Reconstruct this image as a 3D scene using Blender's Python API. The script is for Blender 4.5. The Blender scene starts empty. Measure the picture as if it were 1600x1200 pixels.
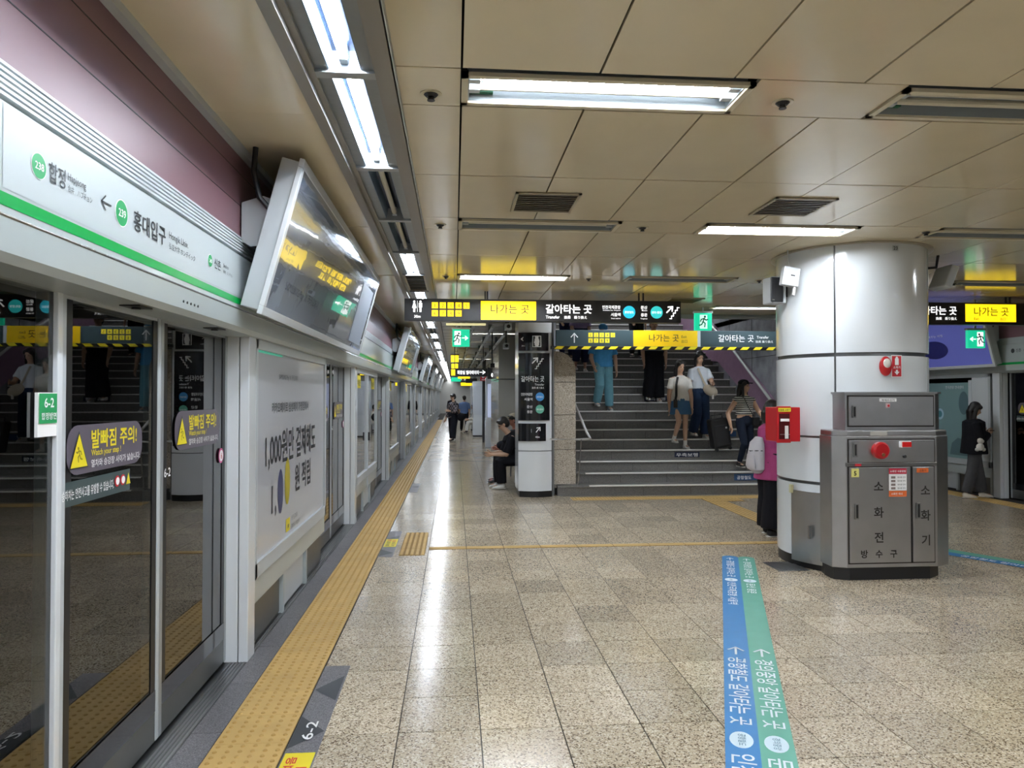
import bpy, bmesh, math, random
from mathutils import Vector, Matrix
R = math.radians
random.seed(7)
S = bpy.context.scene
COL = S.collection
# ------------------------------------------------------------------ camera
F = 1115.0; H = 1.64
yaw = math.atan(90 / F); pitch = math.atan(18 / F * math.cos(yaw))
cam = bpy.data.cameras.new('camera'); co = bpy.data.objects.new('camera', cam); COL.objects.link(co)
cam.sensor_width = 36.0; cam.lens = F / 1600 * 36; cam.clip_start = 0.05; cam.clip_end = 300
co.location = (0, 0, H); co.rotation_euler = (math.pi / 2 + pitch, 0, -yaw)
S.camera = co
# ------------------------------------------------------------------ world, exposure
w = bpy.data.worlds.new('world'); S.world = w; w.use_nodes = True
w.node_tree.nodes['Background'].inputs[0].default_value = (.75, .8, .85, 1)
w.node_tree.nodes['Background'].inputs[1].default_value = 0.15
S.view_settings.view_transform = 'Standard'; S.view_settings.look = 'None'
S.view_settings.exposure = 0.22; S.view_settings.gamma = 1.0; S.view_settings.use_curve_mapping = False
S.cycles.max_bounces = 10; S.cycles.diffuse_bounces = 5; S.cycles.glossy_bounces = 5
S.cycles.transparent_max_bounces = 12; S.cycles.sample_clamp_indirect = 12.0
TUBE = 100.0            # radiance of a lit fluorescent tube
ZC = 3.04              # ceiling height
YB = -7.0; YE = 66.0   # platform hall ends

# ------------------------------------------------------------------ materials
MATS = {}
def srgb(c):
    if isinstance(c, str):
        c = [int(c[i:i + 2], 16) / 255 for i in (0, 2, 4)]
    return tuple(((x / 12.92) if x <= .04045 else ((x + .055) / 1.055) ** 2.4) for x in c[:3]) + (1,)
def mat(name, col='808080', rough=.5, metal=0, spec=.5, coat=0, emit=0, noise=0, nscale=8, bump=0, bscale=30, rnd=0, coat_rough=.05):
    if name in MATS: return MATS[name]
    m = bpy.data.materials.new(name); m.use_nodes = True; MATS[name] = m
    nt = m.node_tree; b = nt.nodes['Principled BSDF']; c = srgb(col)
    b.inputs['Base Color'].default_value = c
    b.inputs['Roughness'].default_value = rough; b.inputs['Metallic'].default_value = metal
    b.inputs['Specular IOR Level'].default_value = spec
    b.inputs['Coat Weight'].default_value = coat; b.inputs['Coat Roughness'].default_value = coat_rough
    if emit:
        b.inputs['Emission Color'].default_value = c; b.inputs['Emission Strength'].default_value = emit
    if noise or rnd:
        geo = nt.nodes.new('ShaderNodeNewGeometry')
        n = nt.nodes.new('ShaderNodeTexNoise'); n.inputs['Scale'].default_value = nscale; n.inputs['Detail'].default_value = 6
        nt.links.new(geo.outputs['Position'], n.inputs['Vector'])
        mr = nt.nodes.new('ShaderNodeMapRange'); mr.inputs['From Min'].default_value = .3; mr.inputs['From Max'].default_value = .7
        mr.inputs['To Min'].default_value = 1 - noise; mr.inputs['To Max'].default_value = 1 + noise * .5
        nt.links.new(n.outputs['Fac'], mr.inputs['Value'])
        val = mr.outputs[0]
        if rnd:
            oi = nt.nodes.new('ShaderNodeObjectInfo'); m2 = nt.nodes.new('ShaderNodeMapRange')
            m2.inputs['To Min'].default_value = 1 - rnd; m2.inputs['To Max'].default_value = 1 + rnd * .6
            nt.links.new(oi.outputs['Random'], m2.inputs['Value'])
            mu = nt.nodes.new('ShaderNodeMath'); mu.operation = 'MULTIPLY'
            nt.links.new(val, mu.inputs[0]); nt.links.new(m2.outputs[0], mu.inputs[1]); val = mu.outputs[0]
        vm = nt.nodes.new('ShaderNodeVectorMath'); vm.operation = 'SCALE'; vm.inputs[0].default_value = c[:3]
        nt.links.new(val, vm.inputs['Scale']); nt.links.new(vm.outputs[0], b.inputs['Base Color'])
    if bump:
        geo = nt.nodes.new('ShaderNodeNewGeometry'); n = nt.nodes.new('ShaderNodeTexNoise'); n.inputs['Scale'].default_value = bscale
        nt.links.new(geo.outputs['Position'], n.inputs['Vector'])
        bm_ = nt.nodes.new('ShaderNodeBump'); bm_.inputs['Strength'].default_value = bump; bm_.inputs['Distance'].default_value = .01
        nt.links.new(n.outputs['Fac'], bm_.inputs['Height']); nt.links.new(bm_.outputs[0], b.inputs['Normal'])
        if coat: nt.links.new(bm_.outputs[0], b.inputs['Coat Normal'])
    return m
def speckle(name, base, dark, light, scale, rough, rnd=.06, lo=.35, hi=.75, var=.08):
    m = bpy.data.materials.new(name); m.use_nodes = True; MATS[name] = m
    nt = m.node_tree; b = nt.nodes['Principled BSDF']; b.inputs['Roughness'].default_value = rough
    geo = nt.nodes.new('ShaderNodeNewGeometry'); v = nt.nodes.new('ShaderNodeTexVoronoi'); v.inputs['Scale'].default_value = scale
    nt.links.new(geo.outputs['Position'], v.inputs['Vector'])
    sep = nt.nodes.new('ShaderNodeSeparateColor'); nt.links.new(v.outputs['Color'], sep.inputs[0])
    cr = nt.nodes.new('ShaderNodeValToRGB'); cr.color_ramp.interpolation = 'CONSTANT'
    e = cr.color_ramp.elements; e[0].position = 0; e[0].color = srgb(dark); e[1].position = lo * .4; e[1].color = srgb(base)
    e2 = e.new(hi); e2.color = srgb(light); e3 = e.new(.93); e3.color = srgb(base)
    nt.links.new(sep.outputs[0], cr.inputs[0])
    n = nt.nodes.new('ShaderNodeTexNoise'); n.inputs['Scale'].default_value = 1.3; n.inputs['Detail'].default_value = 5
    nt.links.new(geo.outputs['Position'], n.inputs['Vector'])
    mr = nt.nodes.new('ShaderNodeMapRange'); mr.inputs['To Min'].default_value = 1 - var; mr.inputs['To Max'].default_value = 1 + var
    nt.links.new(n.outputs['Fac'], mr.inputs['Value'])
    oi = nt.nodes.new('ShaderNodeObjectInfo'); m2 = nt.nodes.new('ShaderNodeMapRange')
    m2.inputs['To Min'].default_value = 1 - rnd; m2.inputs['To Max'].default_value = 1 + rnd
    nt.links.new(oi.outputs['Random'], m2.inputs['Value'])
    mu = nt.nodes.new('ShaderNodeMath'); mu.operation = 'MULTIPLY'
    nt.links.new(mr.outputs[0], mu.inputs[0]); nt.links.new(m2.outputs[0], mu.inputs[1])
    vm = nt.nodes.new('ShaderNodeVectorMath'); vm.operation = 'SCALE'
    nt.links.new(cr.outputs[0], vm.inputs[0]); nt.links.new(mu.outputs[0], vm.inputs['Scale']); nt.links.new(vm.outputs[0], b.inputs['Base Color'])
    rr = nt.nodes.new('ShaderNodeMapRange'); rr.inputs['To Min'].default_value = rough * .7; rr.inputs['To Max'].default_value = rough * 1.35
    nt.links.new(n.outputs['Fac'], rr.inputs['Value']); nt.links.new(rr.outputs[0], b.inputs['Roughness'])
    return m
def glass_mat(name, tint, ior, gcol=(1, 1, 1, 1), extra=0.0):
    m = bpy.data.materials.new(name); m.use_nodes = True; MATS[name] = m
    nt = m.node_tree; nt.nodes.remove(nt.nodes['Principled BSDF']); out = nt.nodes['Material Output']
    t = nt.nodes.new('ShaderNodeBsdfTransparent'); t.inputs[0].default_value = tint
    g = nt.nodes.new('ShaderNodeBsdfGlossy'); g.inputs['Roughness'].default_value = .01; g.inputs['Color'].default_value = gcol
    fr = nt.nodes.new('ShaderNodeFresnel'); fr.inputs[0].default_value = ior
    ad = nt.nodes.new('ShaderNodeMath'); ad.operation = 'ADD'; ad.inputs[1].default_value = extra; ad.use_clamp = True
    nt.links.new(fr.outputs[0], ad.inputs[0])
    mx = nt.nodes.new('ShaderNodeMixShader'); nt.links.new(ad.outputs[0], mx.inputs[0])
    nt.links.new(t.outputs[0], mx.inputs[1]); nt.links.new(g.outputs[0], mx.inputs[2]); nt.links.new(mx.outputs[0], out.inputs[0])
    return m

M_terr = speckle('terrazzo', 'b5a68f', '6a5b4a', 'd0c5b1', 140, .19, rnd=.15, lo=.5)
M_gran = speckle('grey granite', '636165', '3f3e43', '7d7b7e', 260, .35, rnd=.07)
M_gwall = speckle('pink grey granite', 'aca293', '776c60', 'c9c1b4', 120, .3)
M_step = speckle('dark step granite', '6b6965', '4b4a48', '82807c', 220, .42, rnd=.1, var=.2)
M_tread = speckle('tread granite', '6b6965', '4b4a48', '82807c', 220, .45, rnd=.05, var=.2)
M_joint = mat('dark joint', '2d2823', .9)
M_ceil = mat('ceiling panel enamel', 'dacdb0', .13, spec=.55, noise=.05, nscale=2.5, rnd=.035, bump=.03, bscale=1.6)
M_cdark = mat('ceiling void', '15130f', .9)
M_tact = mat('yellow tactile', 'c2a060', .55, noise=.12, nscale=6, rnd=.07)
M_white = mat('white enamel', 'd9dde0', .16, coat=.5)
M_lgrey = mat('light grey metal', 'b4b9bc', .35, spec=.5)
M_hdr = mat('header white', 'aab2b2', .3, coat=.2)
M_steel = mat('stainless steel', '9a9a9a', .3, metal=1, noise=.05, nscale=3)
M_steel2 = mat('brushed stainless', 'b2b2b4', .34, metal=1, noise=.08, nscale=5)
M_chrome = mat('bright steel', 'd0d0d0', .18, metal=1)
M_dsteel = mat('dull steel', '7d7f80', .4, metal=1)
M_black = mat('black', '141416', .4)
M_gloss = mat('gloss black', '1c1d20', .12, coat=.6)
M_dark = mat('sign charcoal', '2a2a2c', .35)
M_dgreen = mat('sign slate', '36454a', .3)
M_pink = mat('maroon fascia', '7d5a62', .38, coat=0, noise=.05, nscale=2)
M_purp = mat('mauve marble', '6e5a68', .2, noise=.25, nscale=3)
M_marb = mat('grey marble', 'a4a6ac', .25, noise=.3, nscale=4)
M_fixt = mat('fixture metal', 'a9adb0', .35, metal=.6)
M_refl = mat('fixture reflector', '3d4c68', .2, metal=.9)
M_wing = mat('fixture wing', '8b8f90', .3, metal=.7, bump=.3, bscale=12)
M_flank = mat('fixture flank', '6f8598', .3, metal=.5)
M_alu = mat('aluminium channel', '8f8a82', .4, metal=.5)
M_green = mat('line green', '009a48', .3)
M_bgreen = mat('round badge green', '2b9a5c', .35)
M_ink = mat('dark ink', '2b3034', .5)
M_wht = mat('white print', 'f2f2f2', .5)
M_yel = mat('yellow print', 'e3d024', .45)
M_red = mat('red enamel', 'b3141c', .3, coat=.3)
M_redp = mat('red print', 'c4202c', .5)
M_orange = mat('orange print', 'd8672a', .5)
M_eyel = mat('lit yellow', 'ffdb18', .4, emit=1.1)
M_ewht = mat('lit white', 'ffffff', .4, emit=1.1)
M_ecy = mat('lit cyan', '2fc3dc', .4, emit=.9)
M_eblu = mat('lit blue', '3fa8e0', .4, emit=.9)
M_egrn = mat('lit exit green', '16b58a', .4, emit=1.0)
M_tube = mat('fluorescent tube', 'f2f8ff', .4, emit=TUBE)
M_off = mat('unlit tube', 'c9c2ae', .3)
M_glassd = glass_mat('door glass', (.50, .54, .53, 1), 1.55, extra=.05)
M_glassm = glass_mat('clear glass', (.8, .85, .85, 1), 1.5)
M_glassr = glass_mat('mirror glass', (.45, .48, .5, 1), 1.6, extra=.28)
M_skin = mat('skin', 'c09a80', .5)
M_hair = mat('black hair', '17120f', .45)
M_blue = mat('blue floor film', '4788c4', .25, noise=.05)
M_teal = mat('green floor film', '6aae9b', .25, noise=.05)

# ------------------------------------------------------------------ geometry helpers
class MB:
    def __init__(s): s.v = []; s.f = []; s.mi = []; s.cur = 0; s.sh = []
    def add(s, vs, fs):
        o = len(s.v); s.sh.append((o, len(vs), fs)); s.v += [tuple(p) for p in vs]; s.f += [tuple(i + o for i in f) for f in fs]; s.mi += [s.cur] * len(fs); return s
    def box(s, x0, x1, y0, y1, z0, z1):
        vs = [(x, y, z) for z in (z0, z1) for y in (y0, y1) for x in (x0, x1)]
        return s.add(vs, [(0, 2, 3, 1), (4, 5, 7, 6), (0, 1, 5, 4), (2, 6, 7, 3), (0, 4, 6, 2), (1, 3, 7, 5)])
    def prism(s, pts, a, b, axis='z'):
        n = len(pts)
        def P(p, t): return {'z': (p[0], p[1], t), 'y': (p[0], t, p[1]), 'x': (t, p[0], p[1])}[axis]
        vs = [P(p, a) for p in pts] + [P(p, b) for p in pts]
        fs = [tuple(range(n))[::-1], tuple(range(n, 2 * n))] + [(i, (i + 1) % n, n + (i + 1) % n, n + i) for i in range(n)]
        return s.add(vs, fs)
    def tube(s, pts, r, seg=10, side=(1, 0, 0), cap=True):
        pts = [Vector(p) for p in pts]; n = len(pts)
        if not isinstance(r, (list, tuple)): r = [r] * n
        vs = []
        for i, p in enumerate(pts):
            d = (pts[min(i + 1, n - 1)] - pts[max(i - 1, 0)]).normalized()
            sd = Vector(side); sd = sd - d * sd.dot(d)
            if sd.length < .15: sd = Vector((0, 1, 0)) - d * d.y
            if sd.length < .15: sd = Vector((0, 0, 1)) - d * d.z
            sd.normalize(); t = d.cross(sd)
            rx, ry = r[i] if isinstance(r[i], (list, tuple)) else (r[i], r[i])
            for k in range(seg):
                a = 2 * math.pi * k / seg
                vs.append(p + sd * (rx * math.cos(a)) + t * (ry * math.sin(a)))
        fs = [(i * seg + k, i * seg + (k + 1) % seg, (i + 1) * seg + (k + 1) % seg, (i + 1) * seg + k) for i in range(n - 1) for k in range(seg)]
        if cap: fs += [tuple(range(seg))[::-1], tuple(range((n - 1) * seg, n * seg))]
        return s.add(vs, fs)
    def ball(s, c, r, seg=14, rings=9, rot=None):
        r = r if isinstance(r, (list, tuple)) else (r, r, r); c = Vector(c)
        vs = []
        for i in range(1, rings):
            th = math.pi * i / rings
            for k in range(seg):
                a = 2 * math.pi * k / seg
                p = Vector((r[0] * math.sin(th) * math.cos(a), r[1] * math.sin(th) * math.sin(a), r[2] * math.cos(th)))
                vs.append(c + (rot @ p if rot else p))
        top = Vector((0, 0, r[2])); bot = Vector((0, 0, -r[2]))
        vs += [c + (rot @ top if rot else top), c + (rot @ bot if rot else bot)]
        T = len(vs) - 2; B = T + 1
        fs = [(i * seg + k, (i + 1) * seg + k, (i + 1) * seg + (k + 1) % seg, i * seg + (k + 1) % seg) for i in range(rings - 2) for k in range(seg)]
        fs += [(T, k, (k + 1) % seg) for k in range(seg)] + [(B, (rings - 2) * seg + (k + 1) % seg, (rings - 2) * seg + k) for k in range(seg)]
        return s.add(vs, fs)
    def cyl(s, c, r, a, b, axis='z', seg=24, r2=None):
        r2 = r if r2 is None else r2
        def P(x, y, t): return {'z': (c[0] + x, c[1] + y, t), 'y': (c[0] + x, t, c[1] + y), 'x': (t, c[0] + x, c[1] + y)}[axis]
        vs = [P(q * math.cos(2 * math.pi * k / seg), q * math.sin(2 * math.pi * k / seg), t) for q, t in ((r, a), (r2, b)) for k in range(seg)]
        return s.add(vs, [tuple(range(seg))[::-1], tuple(range(seg, 2 * seg))] + [(k, (k + 1) % seg, seg + (k + 1) % seg, seg + k) for k in range(seg)])
    def arc(s, c, r0, r1, a0, a1, z0, z1, n=20):
        # a curved panel of a cylinder: angles in degrees
        vs = []
        for i in range(n + 1):
            a = R(a0 + (a1 - a0) * i / n)
            for q in (r0, r1):
                for z in (z0, z1): vs.append((c[0] + q * math.cos(a), c[1] + q * math.sin(a), z))
        fs = [(0, 2, 3, 1), (4 * n, 4 * n + 1, 4 * n + 3, 4 * n + 2)]
        for i in range(n):
            a, b = 4 * i, 4 * i + 4
            fs += [(a, a + 1, b + 1, b), (a + 2, b + 2, b + 3, a + 3), (a, b, b + 2, a + 2), (a + 1, a + 3, b + 3, b + 1)]
        return s.add(vs, fs)
    def mesh(s, name, m=None, smooth=False):
        me = bpy.data.meshes.new(name); me.from_pydata(s.v, [], s.f)
        for x in (m if isinstance(m, (list, tuple)) else [m]):
            if x: me.materials.append(x)
        if isinstance(m, (list, tuple)): me.polygons.foreach_set('material_index', s.mi)
        bm = bmesh.new(); bm.from_mesh(me); bmesh.ops.recalc_face_normals(bm, faces=bm.faces); bm.to_mesh(me); bm.free()
        if smooth:
            me.polygons.foreach_set('use_smooth', [True] * len(me.polygons))
            try: me.set_sharp_from_angle(angle=R(35))
            except Exception: pass
        me.update(); return me
    def build(s, name, m, parent=None, smooth=False, bev=0, local=False):
        if parent is not None and not local:
            o = origin(parent); s.v = [(p[0] - o[0], p[1] - o[1], p[2] - o[2]) for p in s.v]
        return link(name, s.mesh(name, m, smooth), parent, bev)
def each(mb, name, m, parent, smooth=False, bev=0):
    # every shape of the list becomes a part of its own
    for o, n, fs in mb.sh: MB().add(mb.v[o:o + n], fs).build(name, m, parent, smooth, bev)
def origin(p):
    v = Vector((0, 0, 0))
    while p: v += p.location; p = p.parent
    return v
def link(name, me, parent=None, bev=0):
    ob = bpy.data.objects.new(name, me); COL.objects.link(ob)
    if parent: ob.parent = parent
    if bev:
        b = ob.modifiers.new('bevel', 'BEVEL'); b.width = bev; b.segments = 2; b.limit_method = 'ANGLE'; b.angle_limit = R(50)
    return ob
def tag(o, label=None, cat=None, group=None, kind=None):
    if label: o['label'] = label
    if cat: o['category'] = cat
    if group: o['group'] = group
    if kind: o['kind'] = kind
    return o
def thing(name, label, cat, loc=(0, 0, 0), group=None, rz=0, kind=None):
    o = bpy.data.objects.new(name, None); COL.objects.link(o); o.location = loc; o.rotation_euler = (0, 0, rz); o.empty_display_size = .1
    return tag(o, label, cat, group, kind)
def copy_tree(o, parent=None, dy=0, label=None, dx=0):
    c = o.copy(); COL.objects.link(c)
    if parent: c.parent = parent
    else: c.location = (o.location.x + dx, o.location.y + dy, o.location.z)
    if label: c['label'] = label
    for ch in [x for x in CH.get(o.name, [])] if o.name in CH else list(o.children): copy_tree(ch, c)
    return c
CH = {}
TXT = {}
def textmesh(body, bold=0.0):
    k = (body, bold)
    if k not in TXT:
        c = bpy.data.curves.new('t', 'FONT'); c.body = body; c.resolution_u = 3; c.offset = bold; c.size = 1
        o = bpy.data.objects.new('t', c); COL.objects.link(o)
        me = bpy.data.meshes.new_from_object(o.evaluated_get(bpy.context.evaluated_depsgraph_get()))
        vs = [tuple(v.co) for v in me.vertices]; fs = [tuple(p.vertices) for p in me.polygons]
        bpy.data.objects.remove(o); bpy.data.meshes.remove(me); bpy.data.curves.remove(c)
        x0 = min([v[0] for v in vs] or [0]); x1 = max([v[0] for v in vs] or [1])
        TXT[k] = ([(v[0] - x0, v[1]) for v in vs], fs, x1 - x0)
    return TXT[k]
class Board:
    """prints and thin plates on a (possibly curved) face: (u, v) in metres, map gives the point at height n off the face"""
    def __init__(s, O, U, V, parent, fn=None):
        s.O = Vector(O); s.U = Vector(U); s.V = Vector(V); s.N = s.U.cross(s.V); s.p = parent; s.L = {}; s.fn = fn
    def P(s, u, v, n):
        if s.fn: return s.fn(u, v, n)
        return s.O + s.U * u + s.V * v + s.N * n
    def mb(s, part, m): return s.L.setdefault((part, m.name), MB())
    def poly(s, part, m, pts, layer=1):
        s.mb(part, m).add([s.P(u, v, layer * .0016) for u, v in pts], [tuple(range(len(pts)))]); return s
    def rect(s, part, m, u0, v0, u1, v1, layer=1):
        n = max(1, int(abs(u1 - u0) / .06)) if s.fn else 1
        for i in range(n):
            a = u0 + (u1 - u0) * i / n; b = u0 + (u1 - u0) * (i + 1) / n
            s.poly(part, m, [(a, v0), (b, v0), (b, v1), (a, v1)], layer)
        return s
    def rrect(s, part, m, u0, v0, u1, v1, r, layer=1, seg=5):
        pts = []
        for cx, cy, a in ((u1 - r, v1 - r, 0), (u0 + r, v1 - r, 90), (u0 + r, v0 + r, 180), (u1 - r, v0 + r, 270)):
            pts += [(cx + r * math.cos(R(a + 90 * i / seg)), cy + r * math.sin(R(a + 90 * i / seg))) for i in range(seg + 1)]
        return s.poly(part, m, pts, layer)
    def disc(s, part, m, u, v, r, layer=1, n=20, ry=None):
        ry = ry or r
        return s.poly(part, m, [(u + r * math.cos(2 * math.pi * i / n), v + ry * math.sin(2 * math.pi * i / n)) for i in range(n)], layer)
    def line(s, part, m, pts, w, layer=2):
        for (a, b), (c, d) in zip(pts[:-1], pts[1:]):
            dx, dy = c - a, d - b; l = math.hypot(dx, dy) or 1; nx, ny = -dy / l * w / 2, dx / l * w / 2; ex, ey = dx / l * w * .3, dy / l * w * .3
            s.poly(part, m, [(a - ex - nx, b - ey - ny), (c + ex - nx, d + ey - ny), (c + ex + nx, d + ey + ny), (a - ex + nx, b - ey + ny)], layer)
        return s
    def text(s, m, body, u, v, size, layer=2, bold=0.0, align='l', width=None, rot=0, part='lettering'):
        vs, fs, wd = textmesh(body, bold)
        sx = size if width is None else width / max(wd, .01)
        off = {'l': 0, 'c': -wd * sx / 2, 'r': -wd * sx}[align]
        c_, s_ = math.cos(R(rot)), math.sin(R(rot))
        pts = [(x * sx + off, y * size) for x, y in vs]
        s.mb(part, m).add([s.P(u + x * c_ - y * s_, v + x * s_ + y * c_, layer * .0016) for x, y in pts], fs); return s
    def done(s, **lab):
        for (part, mn), mb in s.L.items():
            me = bpy.data.meshes.new(part); o = origin(s.p)
            me.from_pydata([(p[0] - o[0], p[1] - o[1], p[2] - o[2]) for p in mb.v], [], mb.f); me.materials.append(MATS[mn])
            # faces should look outwards
            bm = bmesh.new(); bm.from_mesh(me); bm.normal_update()
            if not s.fn:
                fl = [f for f in bm.faces if f.normal.dot(s.N) < 0]
                if fl: bmesh.ops.reverse_faces(bm, faces=fl)
            bm.to_mesh(me); bm.free(); link(part, me, s.p)
# pictograms on a Board
def arrow(b, m, u, v, L, ang, w, part='arrow_mark', layer=2):
    c, s_ = math.cos(R(ang)), math.sin(R(ang))
    tip = (u + c * L / 2, v + s_ * L / 2); tail = (u - c * L / 2, v - s_ * L / 2)
    b.line(part, m, [tail, tip], w, layer)
    for d in (140, -140):
        a = R(ang + d); b.line(part, m, [tip, (tip[0] + math.cos(a) * L * .55, tip[1] + math.sin(a) * L * .55)], w, layer)
def toilet(b, m, u, v, h, part='pictogram'):
    for sx, f in ((-1, 1), (1, 0)):
        x = u + sx * h * .27
        b.disc(part, m, x, v + h * .42, h * .1, 2, 10)
        if f: b.poly(part, m, [(x - h * .08, v + h * .3), (x + h * .08, v + h * .3), (x + h * .2, v - h * .15), (x - h * .2, v - h * .15)], 2)
        else: b.rect(part, m, x - h * .15, v - h * .1, x + h * .15, v + h * .3, 2)
        b.rect(part, m, x - h * .09, v - h * .5, x + h * .09, v - h * .1, 2)
    b.rect(part, m, u - h * .015, v - h * .5, u + h * .015, v + h * .5, 2)
def stairs_pic(b, m, u, v, h, flip=1):
    arrow(b, m, u, v + h * .15, h * .6, 45 if flip > 0 else 135, h * .09)
    pts = [(u - flip * h * .0, v - h * .5)]
    for i in range(4):
        x, y = pts[-1]; pts += [(x + flip * h * .14, y), (x + flip * h * .14, y + h * .2)]
    pts.append((pts[-1][0] + flip * h * .14, pts[-1][1]))
    b.line('pictogram', m, pts, h * .06)
def runner(b, m, u, v, h, flip=1):
    f = flip
    b.disc('pictogram', m, u + f * h * .1, v + h * .38, h * .09, 3, 10)
    for pts in ([(u + f * h * .05, v + h * .26), (u - f * h * .05, v)], [(u - f * h * .05, v), (u + f * h * .12, v - h * .12), (u + f * h * .08, v - h * .4)],
                [(u - f * h * .05, v), (u - f * h * .15, v - h * .22), (u - f * h * .34, v - h * .28)],
                [(u + f * h * .04, v + h * .24), (u + f * h * .2, v + h * .12), (u + f * h * .32, v + h * .18)],
                [(u + f * h * .02, v + h * .24), (u - f * h * .18, v + h * .18), (u - f * h * .24, v + h * .02)]):
        b.line('pictogram', m, pts, h * .09, 3)
def numbers(b, u, v, sz, ink, mb_=None, lit=True):
    for i in range(9):
        uu = u + (i % 5) * sz * 1.27; vv = v if i < 5 else v - sz * 1.27
        b.rect('number_box', mb_ or (M_eyel if lit else M_yel), uu, vv, uu + sz, vv + sz, 1)
        b.text(ink, str(i + 1), uu + sz * .5, vv + sz * .16, sz * .9, 2, align='c')

# ================================================================== STRUCTURE
# ---- floor
floor = MB().box(-6, 12, YB - .5, YE + .5, -.25, -.004).build('floor', M_joint); tag(floor, 'speckled beige terrazzo tile platform floor', kind='structure')
def inview(x, y):
    if y < 2.2: return False
    px = (x - y * 90 / F) / (y + x * 90 / F)
    return -.80 < px < .80
TM = MB().box(-.197, .197, -.197, .197, -.012, 0).mesh('floor_tile', M_terr)
cells = []
far = MB()
for j in range(-24, 185):
    for i in range(-3, 22):
        x = .33 + .4 * i; y = 3.33 + .4 * j
        if x < -.72 or x > 8.4 or y > 60: continue
        if 1.62 < x < 6.2 and y > 11.45: continue
        if inview(x, y): cells.append((math.hypot(x, y), x, y))
        elif y > -6.5: far.box(x - .197, x + .197, y - .197, y + .197, -.012, 0)
cells.sort()
for n, (d, x, y) in enumerate(cells):
    if n < 300:
        o = bpy.data.objects.new('floor_tile', TM); COL.objects.link(o); o.parent = floor; o.location = (x, y, random.uniform(-.0003, .0003)); o.rotation_euler = (random.uniform(-.0022, .0022), random.uniform(-.0022, .0022), 0)
    else: far.box(x - .197, x + .197, y - .197, y + .197, -.012, 0)
tag(far.build('floor_tile', M_terr, floor), kind='stuff')
# narrow infill tiles beside the tactile strip
nm = MB().box(-.0, .105, -.1976, .1976, -.012, 0).mesh('edge_tile', M_terr)
for j in range(0, 150):
    y = 3.33 + .4 * (j - 2)
    o = bpy.data.objects.new('edge_tile', nm); COL.objects.link(o); o.parent = floor; o.location = (-.772, y, 0)
# grey granite edge slabs at the platform edge
gm = MB().box(-1.27, -1.127, -.2985, .2985, -.012, .001).mesh('edge_slab', M_gran)
gs = MB()
for j in range(-10, 90):
    y = .9 + .6 * j
    if y > 1.5 and y < 30:
        o = bpy.data.objects.new('edge_slab', gm); COL.objects.link(o); o.parent = floor; o.location = (0, y, 0)
    else: gs.box(-1.27, -1.127, y - .2985, y + .2985, -.012, .001)
tag(gs.build('edge_slab', M_gran, floor), kind='stuff')
# grey slabs with door arrows
for y0, y1 in ((2.75, 4.42), (7.35, 8.72), (12.2, 13.4)):
    MB().box(-.774, -.625, y0, y1, -.01, .0022).build('door_marker_slab', M_gran, floor)
for yy in (4.07, 8.25, 12.9):
    MB().add([(-.77, yy, .004), (-.635, yy - .15, .004), (-.635, yy + .19, .004)], [(0, 1, 2)]).build('arrow_mark', mat('dark arrow film', '2f343b', .4), floor)
MB().add([(-.63, 3.57, .004), (-.772, 3.40, .004), (-.772, 3.74, .004)], [(0, 1, 2)]).build('arrow_mark', M_ink, floor)
MB().add([(-.63, 7.52, .004), (-.772, 7.38, .004), (-.772, 7.70, .004)], [(0, 1, 2)]).build('arrow_mark', M_ink, floor)
# tactile tiles
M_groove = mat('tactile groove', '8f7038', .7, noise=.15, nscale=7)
M_dome = mat('shaded tactile dome', 'b08e4e', .6)  # darker than the tile: the shade on the domes is put into their colour
def tactile_mesh(w, l, nx, ny, bars=False):
    mb = MB(); mb.cur = 1 if bars else 0; mb.box(-w / 2 + .001, w / 2 - .001, -l / 2 + .0016, l / 2 - .0016, -.008, .004); mb.cur = 0 if bars else 2
    if bars:
        for i in range(nx):
            x = -w / 2 + (i + .5) * w / nx; r = w / nx * .3
            mb.prism([(x - r, .003), (x + r, .003), (x + r * .7, .008), (x - r * .7, .008)], -l / 2 + .006, l / 2 - .006, 'y')
    else:
        for i in range(nx):
            for j in range(ny):
                x = -w / 2 + (i + .5) * w / nx; y = -l / 2 + (j + .5) * l / ny; o = len(mb.v)
                vs = [(x + q * math.cos(math.pi * k / 4), y + q * math.sin(math.pi * k / 4), z) for q, z in ((.0125, .003), (.008, .009)) for k in range(8)]
                mb.add(vs, [(k, (k + 1) % 8, 8 + (k + 1) % 8, 8 + k) for k in range(8)] + [tuple(range(8, 16))])
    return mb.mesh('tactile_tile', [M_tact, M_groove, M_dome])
def strip(root, me, pts, rz=0):
    for p in pts:
        o = bpy.data.objects.new('tactile_tile', me); COL.objects.link(o); o.parent = root; o.location = (p[0], p[1], p[2] if len(p) > 2 else 0); o.rotation_euler = (0, 0, rz)
st = thing('tactile_strip', 'long yellow dotted tactile paving strip beside the platform screen doors', 'tactile paving', (0, 0, 0), kind='structure')
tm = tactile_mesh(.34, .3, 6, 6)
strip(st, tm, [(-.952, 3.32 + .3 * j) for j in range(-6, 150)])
st = thing('tactile_strip', 'yellow tactile strip crossing the floor from screen doors towards the round column', 'tactile paving', kind='structure')
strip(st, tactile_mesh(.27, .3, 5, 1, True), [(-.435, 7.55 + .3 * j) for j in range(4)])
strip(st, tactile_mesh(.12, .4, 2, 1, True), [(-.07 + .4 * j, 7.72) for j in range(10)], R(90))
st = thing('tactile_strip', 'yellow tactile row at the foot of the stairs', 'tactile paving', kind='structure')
strip(st, tactile_mesh(.30, .3, 6, 6), [(2.0 + .3 * j, 11.22) for j in range(13)])
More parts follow.
